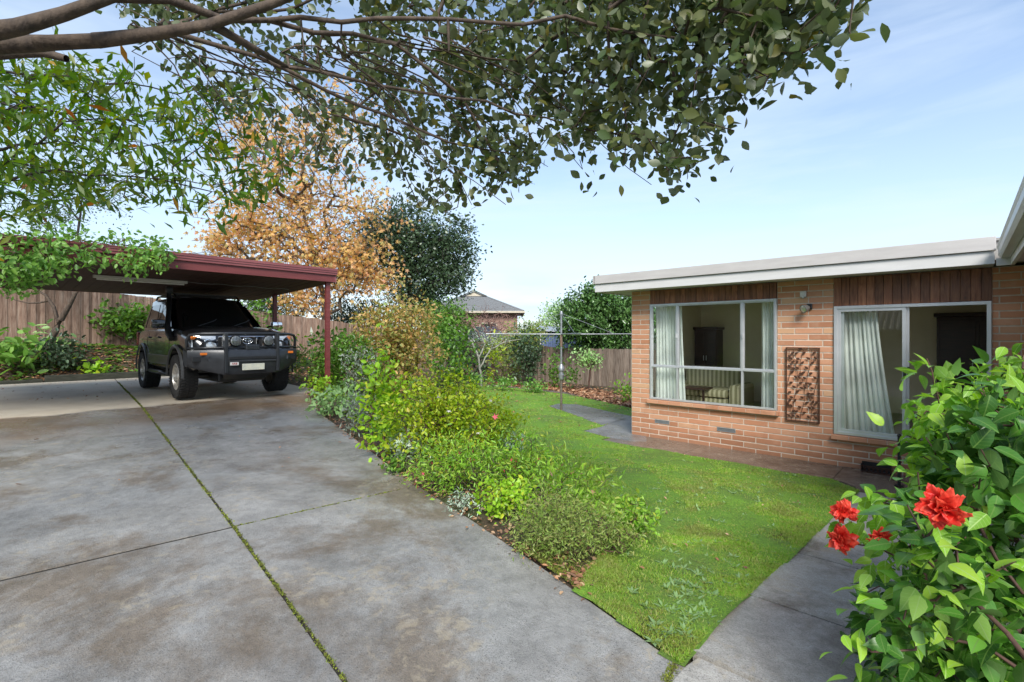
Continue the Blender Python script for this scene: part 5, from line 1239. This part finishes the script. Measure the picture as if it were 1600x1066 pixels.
bush('herb_clump', 'tall leafy green clump with pink red flower heads on the lawn side of the bed', 815, 780, 160, 104, L_herb, 8, 3.4, per=8, tpl=T_NARROW, up=.4, outw=1.0, extra=[fl_(L_mag, .08, 10, 'petals')], cat='plant', stem=M_gstem)
bush('silver_plant', 'tiny silver grey plant at the concrete edge in front of the leafy clumps', 722, 806, 80, 34, L_silver, 7, 2.0, per=8, tpl=T_SLIM, cat='plant')
bush('grassy_clump', 'bright green grassy clump with dark seed heads behind the wiry shrub', 880, 822, 160, 112, L_herb, 13, 3.2, per=8, tpl=T_SLIM, up=.1, outw=1.6, extra=[fl_(L_litter, .12, 9, 'seed_foliage')], cat='plant', stem=M_gstem)
bush('grassy_clump', 'light green leafy clump to the left of the dark seed heads', 790, 820, 120, 70, L_lime, 8, 3.2, per=7, cat='plant', up=.4)
bush('wiry_shrub', 'low wiry olive shrub sprawling over the front corner of the garden bed', 872, 892, 182, 122, L_olive, 6.2, 3.8, per=12, tpl=T_NARROW, up=.3, outw=1.2, stem=M_gstem, rt=.0013, spread=1.3)
bush('wiry_shrub', 'lower wiry olive green shrub right of the larger wiry one', 955, 880, 100, 74, L_olive, 6.2, 3.6, per=12, tpl=T_NARROW, up=.3, outw=1.2, spread=1.3)
bush('geranium_plant', 'bright green small leaved plant at the lawn end of the garden bed', 985, 850, 92, 72, L_herb, 8.5, 3.2, per=7, cat='plant')
# left bed behind the carport slab
bush('glossy_shrub', 'glossy green shrub on a thin stem behind the rear wheel of the four wheel drive', 200, 588, 104, 116, L_mid, 8, 2.2, per=7, Y=15.4, stemh=.25, rt=.004, tpl=T_OVAL)
bush('dark_bush', 'dark round bush behind the concrete left of the glossy shrub', 96, 588, 74, 62, L_dark, 7, 3.0, Y=13.2)
bush('broad_leaved_plant', 'bright broad leaved plants at the far left edge behind the slab', 22, 590, 80, 74, L_creep, 15, 2.6, per=6, Y=12.4, cat='plant', tpl=T_OVAL)
bush('broad_leaved_plant', 'pale broad leaved plant at the foot of the crooked tree', 68, 560, 44, 42, L_pale, 16, 2.0, per=5, Y=13.8, cat='plant')
bush('broad_leaved_plant', 'small light green plant by the concrete under the glossy shrub', 152, 594, 44, 26, L_lime, 9, 2.2, per=6, Y=13.6, cat='plant')
bush('fern', 'low green fern right of the dark round bush', 128, 590, 50, 40, L_mid, 12, 1.6, per=6, Y=14.2, cat='plant', tpl=T_SLIM, up=.2, outw=1.4)
bush('low_shrub', 'low mixed green shrub against the brown fence at the far left', 20, 548, 90, 50, L_mid, 8, 1.8, Y=15.2)
bush('low_shrub', 'thin pale leaved shrub against the brown fence behind the glossy shrub', 235, 520, 60, 60, L_pale, 6, 1.0, Y=18, per=6)
bush('strappy_plant', 'dark strappy plant right of the bull bar', 468, 560, 44, 50, L_dark, 14, 2.0, Y=15.2, tpl=T_SLIM, up=.1, outw=1.6, cat='plant')
bush('low_shrub', 'thin reddish green shrub right of the four wheel drive', 470, 600, 60, 60, L_olive, 6, 1.2, Y=13)
bush('low_shrub', 'mixed green shrub behind the four wheel drive and the rear carport post', 405, 520, 70, 70, L_mid, 6, 2.0, Y=19)
bush('yellow_sapling', 'small sapling with a few yellow leaves left of the front right post', 480, 560, 30, 42, L_lime, 7, .8, Y=14, per=5)
# along the back fence
bush('dark_shrub', 'upright dark leaved shrub against the back fence left of the clothes hoist', 822, 602, 56, 92, L_dark, 6, 3.0, Y=20.5)
bush('fence_shrub', 'small light green shrub against the fence left of the hoist pole', 868, 600, 34, 46, L_mid, 5.5, 1.7, Y=20)
bush('pruned_shrub', 'pruned shrub with bare forked stems and grey green top right of the hoist pole', 920, 607, 52, 62, L_pale, 5, 1.6, Y=19, stemh=.5, rt=.008, stem=M_twig, fill=.7)
bush('fence_shrub', 'light green shrub below the fence right behind the hoist pole', 892, 606, 30, 40, L_mid, 5, 1.5, Y=19.5)
bush('corner_plant', 'low green plant with pale buds at the corner of the brick house', 976, 628, 40, 36, L_herb, 6, 1.8, Y=15.6, cat='plant')
bush('yellow_leaved_plant', 'tall yellow green leafy plant below the lichen covered branches', 768, 602, 36, 76, L_azal, 8, 1.4, Y=21, tpl=T_NARROW)
bush('fence_shrub', 'dark green shrub filling the fence corner behind the lichen covered branches', 738, 590, 120, 66, L_dark, 6, 1.8, Y=23)
bush('fence_shrub', 'olive shrub against the fence left of the dark upright shrub', 795, 592, 46, 60, L_olive, 5.5, 1.4, Y=21.5)
for k, (x, y) in enumerate(((700, 600), (742, 603), (785, 606), (835, 612), (640, 612))):
    bush('edging_plant', ('low bright green ground plant at the left end of the back border', 'low bright green ground plant below the lichen covered branches', 'low bright green ground plant left of the dark upright shrub', 'low green ground plant under the dark upright shrub', 'low green ground plant behind the azalea')[k], x, y, 54, 18, L_creep, 5, 2.6, Y=19.5-.6*k, cat='plant')
# lichen covered small tree
b = P(757, 596); sd_ = []
def sp3(l, Y): return [(*D(x, y, Y), r_) for x, y, r_ in l]
sd_ = [sp3([(752,594,.05),(748,560,.045),(738,535,.035),(715,515,.02),(700,505,.01)], 20.5), sp3([(748,560,.04),(757,540,.032),(752,520,.02)], 20.5), sp3([(750,575,.04),(768,545,.03),(790,534,.02),(815,530,.012)], 20.5), sp3([(738,535,.02),(722,545,.012)], 20.5)]
lt_ = blob(D(755,528,20.5), (1.6,.8,.5), 130, .7)
plant('lichen_tree', 'small spreading tree with pale lichen covered branches in front of the back fence', 'tree', (sd_[0][0][0], sd_[0][0][1], gz(*wg(sd_[0][0][0], sd_[0][0][1]))), lt_, [dict(per=3, spread=.08, size=.06, tpl=T_DIA, mat=L_silver)], M_lichen, [[(sd_[0][0][0], sd_[0][0][1], gz(*wg(sd_[0][0][0], sd_[0][0][1])), .055)]+sd_[0]]+sd_[1:], step=.2, rt=.005, parts=('trunk', 'crown'))
# crooked tree behind the carport, holding the creeper
Yc = 13.9; sd_ = [sp3([(72,568,.10),(78,535,.095),(95,500,.085),(108,478,.06),(118,458,.05),(135,440,.03),(150,415,.02)], Yc), sp3([(92,505,.07),(84,480,.045),(72,462,.035),(55,452,.025),(20,440,.02)], Yc), sp3([(78,470,.03),(45,474,.02),(8,462,.012)], Yc)]
lt_ = np.vstack([blob(D(60,400,Yc), (2.4,1.2,.8), 120, .7)])
plant('crooked_tree', 'crooked bare forked trunk leaning right behind the carport at the left', 'tree', (sd_[0][0][0], sd_[0][0][1], gz(*wg(sd_[0][0][0], sd_[0][0][1]))-.05), lt_, [dict(per=5, spread=.15, size=.13, tpl=T_OVAL, mat=L_mid)], M_bark, [[(sd_[0][0][0], sd_[0][0][1], gz(*wg(sd_[0][0][0], sd_[0][0][1]))-.05, .11)]+sd_[0]]+sd_[1:], step=.3, rt=.004, parts=('trunk', 'crown'))
# creeper over the front of the carport roof
cr = []
for k in range(250):
    b_ = rng.uniform(-1.6, 2.15); hang = np.interp(b_, [-1.6, .45, .85, 1.2, 1.6, 2.15], [.75, .62, .38, .16, .20, .08]); a_ = -10.22+rng.uniform(-.03, .22)
    z = 3.06-rng.random()**1.0*(hang+.15)+(.12*rng.random() if rng.random() < .4 else 0); 
    if 1.2 < b_ < 1.5 and rng.random() < .75: continue
    cr.append(gw(a_+(3.1-z)*.25, b_, z))
for k in range(55): b_ = rng.uniform(-.6, .75); cr.append(gw(-10.1+rng.uniform(-.1, .4), b_, 2.25+rng.random()*.6))
for k in range(35): b_ = rng.uniform(.6, 2.2); cr.append(gw(-10.5+rng.uniform(-.2, .2), b_, 3.1+rng.random()*.22))
base = gw(-9.9, -1.9, .3); 
plant('creeper', 'green creeper hanging over the left end of the maroon carport fascia', 'climber', base, np.array(cr), [dict(per=9, spread=.075, size=.085, tpl=T_OVAL, mat=L_creep, up=.5, outw=.5, droop=.5)], M_twig,
      [[(*base, .03), (*gw(-10.0, -1.9, 2.6), .022), (*gw(-10.15, -.8, 3.02), .015), (*gw(-10.2, 1.0, 3.1), .008), (*gw(-10.2, 2.9, 3.12), .004)]], step=.15, jit=.03, rt=.0025, parts=('stem', 'foliage'))

# ---- hibiscus at the right
h1 = sample_poly([(1375,1120),(1352,1010),(1350,930),(1372,880),(1372,830),(1410,775),(1450,710),(1480,650),(1540,640),(1950,600),(1950,1300),(1400,1300)], 950)
d1_ = rng.uniform(1.6, 2.7, len(h1)); d1_ += np.clip((800-h1[:,1])/400, 0, 1)*.35
h2 = sample_poly([(1462,610),(1490,625),(1535,585),(1580,570),(1950,500),(1950,760),(1460,800),(1435,740),(1425,700),(1430,650)], 400)
d2_ = rng.uniform(2.1, 3.0, len(h2))
h3 = np.array([(1448,560),(1456,580),(1460,600),(1530,578),(1600,556),(1420,640),(1415,680),(1410,720),(1330,815),(1335,850),(1372,856),(1470,815),(1350,930),(1345,1000),(1350,780),(1362,800),(1390,780)], float)
d3_ = np.array([2.45,2.45,2.45,2.5,2.6,2.5,2.5,2.45,1.95,1.95,2.0,1.6,1.7,1.65,2.1,2.0,2.0])
tp = np.vstack([unproj(h1, d1_), unproj(h2, d2_), unproj(h3, d3_)])
ga = np.array(wg(tp[:,0], tp[:,1])).T; ok_ = (ga[:,0] < .93); gzz = G(tp[:,0], tp[:,1])
tp = tp[ok_]; tp[:,2] = np.maximum(tp[:,2], gzz[ok_]+.1)
yy = np.concatenate([h1[:,1], h2[:,1], h3[:,1]])[ok_]; young = np.concatenate([rng.random(len(h1)) < .22, rng.random(len(h2)) < .85, np.ones(len(h3), bool)])[ok_]
hb = gw(.45, 2.75, -.02); hb2 = gw(.5, 2.0, -.02)
seeds = [[(*hb, .022), (*gw(.4, 2.75, .4), .017), (*gw(.35, 2.8, .9), .010)], [(*hb, .016), (*gw(.3, 2.4, .3), .012), (*gw(.1, 2.1, .7), .007)], [(*hb, .018), (*gw(.3, 3.1, .4), .012), (*gw(.2, 3.1, 1.0), .007)], [(*hb, .014), (*gw(.15, 2.9, .2), .010), (*gw(-.1, 2.9, .55), .005)]]
HT = Thing('hibiscus_bush', 'large glossy green hibiscus bush with red double flowers at the right edge', 'shrub', hb, grid=False)
A_, par_, r_, td_, w_ = grow(seeds, tp, .12, .012, .04, .25, .0026, .40)
HT.part('stem', branchmesh('stem', A_, par_, r_, w_, M_twig, 8, 5), M_twig)
for sel, mat_, per_, s_, dr in ((~young, L_hib, 11, .080, .35), (young, L_hib2, 11, .074, .55)):
    Ps, Dl, Nn, S = clusters(tp[sel], td_[sel], per_, .05, s_, .35, .75, .75, dr, .14)
    HT.part('foliage', leafcloud('foliage', Ps, Dl, Nn, S, T_HB, mat_, True), mat_)
t = NT('red_petal'); uv = t.n('ShaderNodeUVMap'); sp = t.n('ShaderNodeSeparateXYZ'); t.l(uv.outputs[0], sp.inputs[0]); g = t.n('ShaderNodeNewGeometry')
colp = t.ramp(t.math('MULTIPLY_ADD', g.outputs['Random Per Island'], .35, t.math('MULTIPLY', sp.outputs[0], .6)), [(.1, (.55,.008,.02)), (.5, (.78,.03,.02)), (.95, (.90,.12,.06))])
p_ = t.bsdf(colp, .45, nrm=t.bump(t.noise(60, 3, .6), .4, .01)); tr = t.n('ShaderNodeBsdfTranslucent'); t.l(colp, tr.inputs[0]); mxs = t.n('ShaderNodeMixShader'); mxs.inputs[0].default_value = .35; t.l(p_, mxs.inputs[1]); t.l(tr.outputs[0], mxs.inputs[2]); M_petal = t.done(mxs.outputs[0])
def _petal():
    V, U, Fc = [], [], []
    for i in range(9):
        t_ = i/8
        for j in range(5):
            q = (j-2)/2; w_ = .27*math.sin(PI*min(t_, .985)**1.8)+.015
            ruf = .07*t_*math.sin(q*5+t_*11)*abs(q)+.05*t_*math.sin(t_*14+q*3)
            V.append((t_*(1-.10*q*q*t_)+.02*math.sin(q*9)*t_, q*w_, -.34*t_*t_+.14*abs(q)*w_*3+ruf)); U.append((t_, q*w_))
    for i in range(8):
        for j in range(4): o = i*5+j; Fc.append((o, o+5, o+6, o+1))
    return np.array(V), Fc, np.array(U)
T_PET = _petal()
for (x, y, Y, r_, tilt, lb) in [(1470,796,1.48,.062,(-.45,-.8,-.25),'large red double flower facing the camera'),(1317,800,1.90,.046,(-.7,-.4,.2),'upper of the two small red flowers at the left of the bush'),(1312,844,1.9,.050,(-.9,-.4,-.1),'lower of the two small red flowers at the left of the bush'),(1376,842,1.70,.036,(-.1,-.8,-.5),'small dark red flower behind the leaves'),(1602,656,2.2,.035,(-.3,-.8,.3),'red bud at the right edge'),(1534,743,2.4,.022,(-.3,-.8,.3),'tiny red bud among the upper leaves')]:
    n_ = 70 if r_ > .03 else 12; c = np.array(D(x, y, Y)); ax_ = np.array(tilt, float); ax_ /= np.linalg.norm(ax_)
    dd = unit(rdir(n_)*.85+ax_*.75); Ps = np.tile(c-ax_*r_*.35, (n_, 1))+rdir(n_)*r_*.12; NN = unit(ax_[None,:]+rdir(n_)*.5)
    HT.part('flower', leafcloud('flower', Ps, dd, NN, r_*(1+rng.uniform(-.3, .15, n_)), T_PET, M_petal, True), M_petal, label=lb)

# ================================================================ grass, moss, weeds, litter
def blades(n, sampler, mat, name, hmin, hmax, wid, lean=.5, kind='stuff', zoff=.01):
    a, b = sampler(n); X, Y_, _ = gw(a, b, 0); Z = G(X, Y_)+zoff; n = len(X); d = np.hypot(X, Y_)
    Dl = unit(np.stack([rng.normal(size=n)*lean, rng.normal(size=n)*lean, np.ones(n)], 1)); th = rng.random(n)*2*PI
    Wd = np.stack([np.cos(th), np.sin(th), np.zeros(n)], 1); Ht = rng.uniform(hmin, hmax, n); wd = wid*np.clip(d/3.0, 1, 4)
    B0 = np.stack([X, Y_, Z], 1); Bd = unit(np.stack([rng.normal(size=n), rng.normal(size=n), rng.normal(size=n)*.1], 1))
    V = np.stack([B0-Wd*wd[:,None]/2, B0+Wd*wd[:,None]/2, B0+Dl*(Ht*.55)[:,None]+Wd*wd[:,None]*.4, B0+Dl*(Ht*.55)[:,None]-Wd*wd[:,None]*.4, B0+Dl*Ht[:,None]+Bd*(Ht*.45)[:,None]], 1).reshape(-1, 3)
    o = np.arange(n)[:,None]*5; L = np.concatenate([o+np.array([0,1,2,3]), o+np.array([3,2,4])], 1).ravel(); Sz = np.tile([4,3], n)
    me = npmesh(name, V, L, Sz, mat); return single(name, me, mat, kind=kind, grid=False) if kind else me
def lawn_sampler(n):
    out = [[], []]; got = 0
    while got < n:
        m_ = 400000; u = 1+14.2*rng.random(m_)**1.6; v = 2.2+12.5*rng.random(m_)**1.3; a, b = -u, v
        X, Y_, _ = gw(a, b, 0); d2 = X*X+Y_*Y_; keep = inlawn(a, b) & (rng.random(m_) < np.clip(9/d2, .04, 1)) & (Y_ > .8) & (np.abs(X) < Y_*1.3+.5)
        # thin worn patches
        pat = np.sin(a*1.9+np.sin(b*2.3)*1.3)*np.cos(b*1.7+a)+.5*np.sin(a*5.3+b*3.1); wornk = np.clip(1.15-.75*(pat > .45)-.3*(pat > .1)-.75*((u < 1.55+.2*np.sin(v*4)) | (v-edge_v(u) < .4+.18*np.sin(u*6)))*(v < 4.2), .12, 1)
        keep &= rng.random(m_) < wornk
        out[0].append(a[keep]); out[1].append(b[keep]); got += keep.sum()
    return np.concatenate(out[0])[:n], np.concatenate(out[1])[:n]
L_grass = leafmat('grass_blade', [(.19,.37,.035), (.26,.47,.045), (.34,.52,.06), (.20,.41,.04), (.45,.52,.10), (.52,.46,.18)], .5, .35, patch=((.27,.25,.09), 1.5, .6))
blades(230000, lawn_sampler, L_grass, 'grass', .009, .032, .0036, .8)
L_moss = leafmat('moss_tuft', [(.20,.26,.02), (.12,.16,.02), (.28,.32,.03), (.06,.06,.025), (.10,.07,.035)], .85, .1)
def joint_sampler(n):
    out = []
    for p_, q_, w_, f_ in ((J1a, J1b, .022, .42), (J1b, J1c, .017, .22), (J2b, J2c, .008, .06), (gp(1180,935), gp(1365,1003), .022, .12), (gp(1040,1066), gp(1058,1032), .03, .06)):
        k = int(n*f_); t_ = rng.random(k); cl_ = (np.sin(t_*37+1)+np.sin(t_*91)+.7*np.sin(t_*213) > -.5) | (rng.random(k) < .18); t_ = t_[cl_]; d = (q_-p_); nn = np.array((-d[1], d[0]))/np.linalg.norm(d)
        out.append(p_+d*t_[:,None]+nn*(rng.normal(size=(len(t_),1))*w_*.38))
    out = np.vstack(out); return out[:,0], out[:,1]
blades(12000, joint_sampler, L_moss, 'moss', .004, .014, .006, 1.0, zoff=.0)
def edge_sampler(n):
    u = rng.uniform(1.0, 2.4, n*2); v = edge_v(u)+np.abs(rng.normal(size=n*2))*.16+.02; k = (rng.random(n*2) < .5)
    u2 = 1.0+np.abs(rng.normal(size=n//2))*.12+.02; v2 = rng.uniform(2.35, 5.5, n//2)
    return -np.concatenate([u[k], u2]), np.concatenate([v[k], v2])
blades(14000, edge_sampler, L_moss, 'moss', .004, .016, .007, 1.0, zoff=.012)
# small weeds in the lawn corner
L_weed = leafmat('weed_leaf', [(.22,.36,.13), (.30,.44,.19), (.17,.30,.09)], .45, .25)
def rosettes(pts, name, kind, mat, tpl, n_, size, up=.3):
    Ps, Dl, Nn, S = [], [], [], []
    for x, y, z in pts:
        k = n_; th = rng.random(k)*2*PI; Dl.append(np.stack([np.cos(th), np.sin(th), rng.uniform(.15, .8, k)], 1)); Ps.append(np.tile([x, y, z], (k, 1))); Nn.append(np.tile([0, 0, 1.], (k, 1))); S.append(size*rng.uniform(.5, 1.2, k))
    return single(name, leafcloud(name, np.vstack(Ps), np.vstack(Dl), np.vstack(Nn), np.concatenate(S), tpl, mat, True), mat, kind=kind, grid=False)
wpts = []
for cx_, cy_, sx_, sy_, k in ((1075,940,45,38,42), (1040,975,40,25,14), (1130,905,50,30,12), (1010,1000,30,20,6), (960,985,30,25,4), (1090,830,140,60,46), (1200,760,110,40,40), (1000,740,120,50,30)):
    for i in range(k):
        q = P(cx_+rng.normal()*sx_*.6, cy_+rng.normal()*sy_*.6); a, b = wg(q.x, q.y)
        if inlawn(np.array([a]), np.array([b]))[0]: wpts.append((q.x, q.y, q.z+.012))
rosettes(wpts, 'weeds', 'stuff', L_weed, T_NL, 9, .055)
# fallen leaves
def litter(n, sampler, size, name='fallen_leaves', zoff=.012, tpl=T_OVAL, mat=None):
    a, b = sampler(n); X, Y_, _ = gw(a, b, 0); Z = G(X, Y_)+zoff+rng.random(len(X))*.02; n = len(X); th = rng.random(n)*2*PI
    Dl = np.stack([np.cos(th), np.sin(th), rng.normal(size=n)*.25], 1); Nn = np.stack([rng.normal(size=n)*.3, rng.normal(size=n)*.3, np.ones(n)], 1)
    return single(name, leafcloud(name, np.stack([X, Y_, Z], 1), Dl, Nn, size*rng.uniform(.5, 1.25, n), tpl, mat or L_litter), mat or L_litter, kind='stuff', grid=False)
def s_border(n):
    u = rng.uniform(5.2, 16, n); v = np.interp(u, [5.1, 7, 11, 15.5], [12.3, 12.7, 14.8, 15.1])+np.abs(rng.normal(size=n))*1.2; k = v < 18.9; return -u[k], v[k]
litter(9000, s_border, .13)
def s_lawn(n):
    u = 5+10*rng.random(n); v = rng.uniform(8.4, 14.6, n); k = inlawn(-u, v) & (rng.random(n) < np.clip((v-8.2)/5, .08, 1)); return -u[k], v[k]
litter(1100, s_lawn, .085, zoff=.035, tpl=T_STAR)
def s_near(n):
    u = rng.uniform(1.1, 9, n); v = rng.uniform(2.5, 12, n); k = inlawn(-u, v); return -u[k], v[k]
litter(420, s_near, .042, zoff=.03)
def s_bed(n):
    u = rng.uniform(1.75, 16, n); v = edge_v(u)+.05+rng.random(n)*(bedfar(u)-edge_v(u)); return -u, v
litter(4500, s_bed, .045)
def s_edge(n):
    u = 1.6+9*rng.random(n)**1.2; v = edge_v(u)+rng.normal(size=n)*.05+.02; return -u, v
litter(700, s_edge, .038, zoff=.006)
def s_bank(n):
    u = rng.uniform(17.7, 20.4, n); v = rng.uniform(-1, 14, n); return -u, v
litter(9000, s_bank, .11)
def s_bank2(n):
    u = rng.uniform(13, 17.7, n); v = rng.uniform(5.6, 12, n); return -u, v
litter(2500, s_bank2, .12)
def s_drive(n):
    u = rng.uniform(2, 17.3, n); v = rng.uniform(.2, 5, n); k = (v < edge_v(u)-.05) & (u > 5) & (rng.random(n) < np.where(u > 12, 1, .12)); return -u[k], v[k]
litter(420, s_drive, .05, zoff=.004)
# ivy and ground cover in the beds
def s_cov(n):
    u = rng.uniform(17.7, 20.4, n); v = rng.uniform(-1, 12, n); k = np.sin(u*3+v*1.7)+np.sin(v*2.9) > -.1; return -u[k], v[k]
litter(5000, s_cov, .13, 'ground_cover', .05, T_OVAL, L_mid)
def s_cov2(n):
    u = rng.uniform(5, 17, n); v = bedfar(u)-rng.random(n)*np.minimum(4, bedfar(u)-edge_v(u)-.3); k = (np.sin(u*2.1+v*1.3)+np.sin(v*1.9+1) > -.3) & (v > edge_v(u)+.2); return -u[k], v[k]
litter(9000, s_cov2, .09, 'ground_cover', .05, T_OVAL, L_herb)
# ================================================================ repeats of one kind share a group
kinds = {}
for o in COL.objects:
    if o.parent is None and 'label' in o and 'group' not in o: kinds.setdefault(o.name.split('.')[0], []).append(o)
for k, l in kinds.items():
    if len(l) > 1:
        w_ = k.replace('_', ' '); w_ += 'es' if w_.endswith(('sh', 's')) else 's'
        for o in l: o['group'] = w_ + (' around the yard' if k in ('paling_fence',) else ' in the garden' if 'tree' not in k else ' beyond the fence') if k not in ('cabinet',) else 'cabinets inside the house'
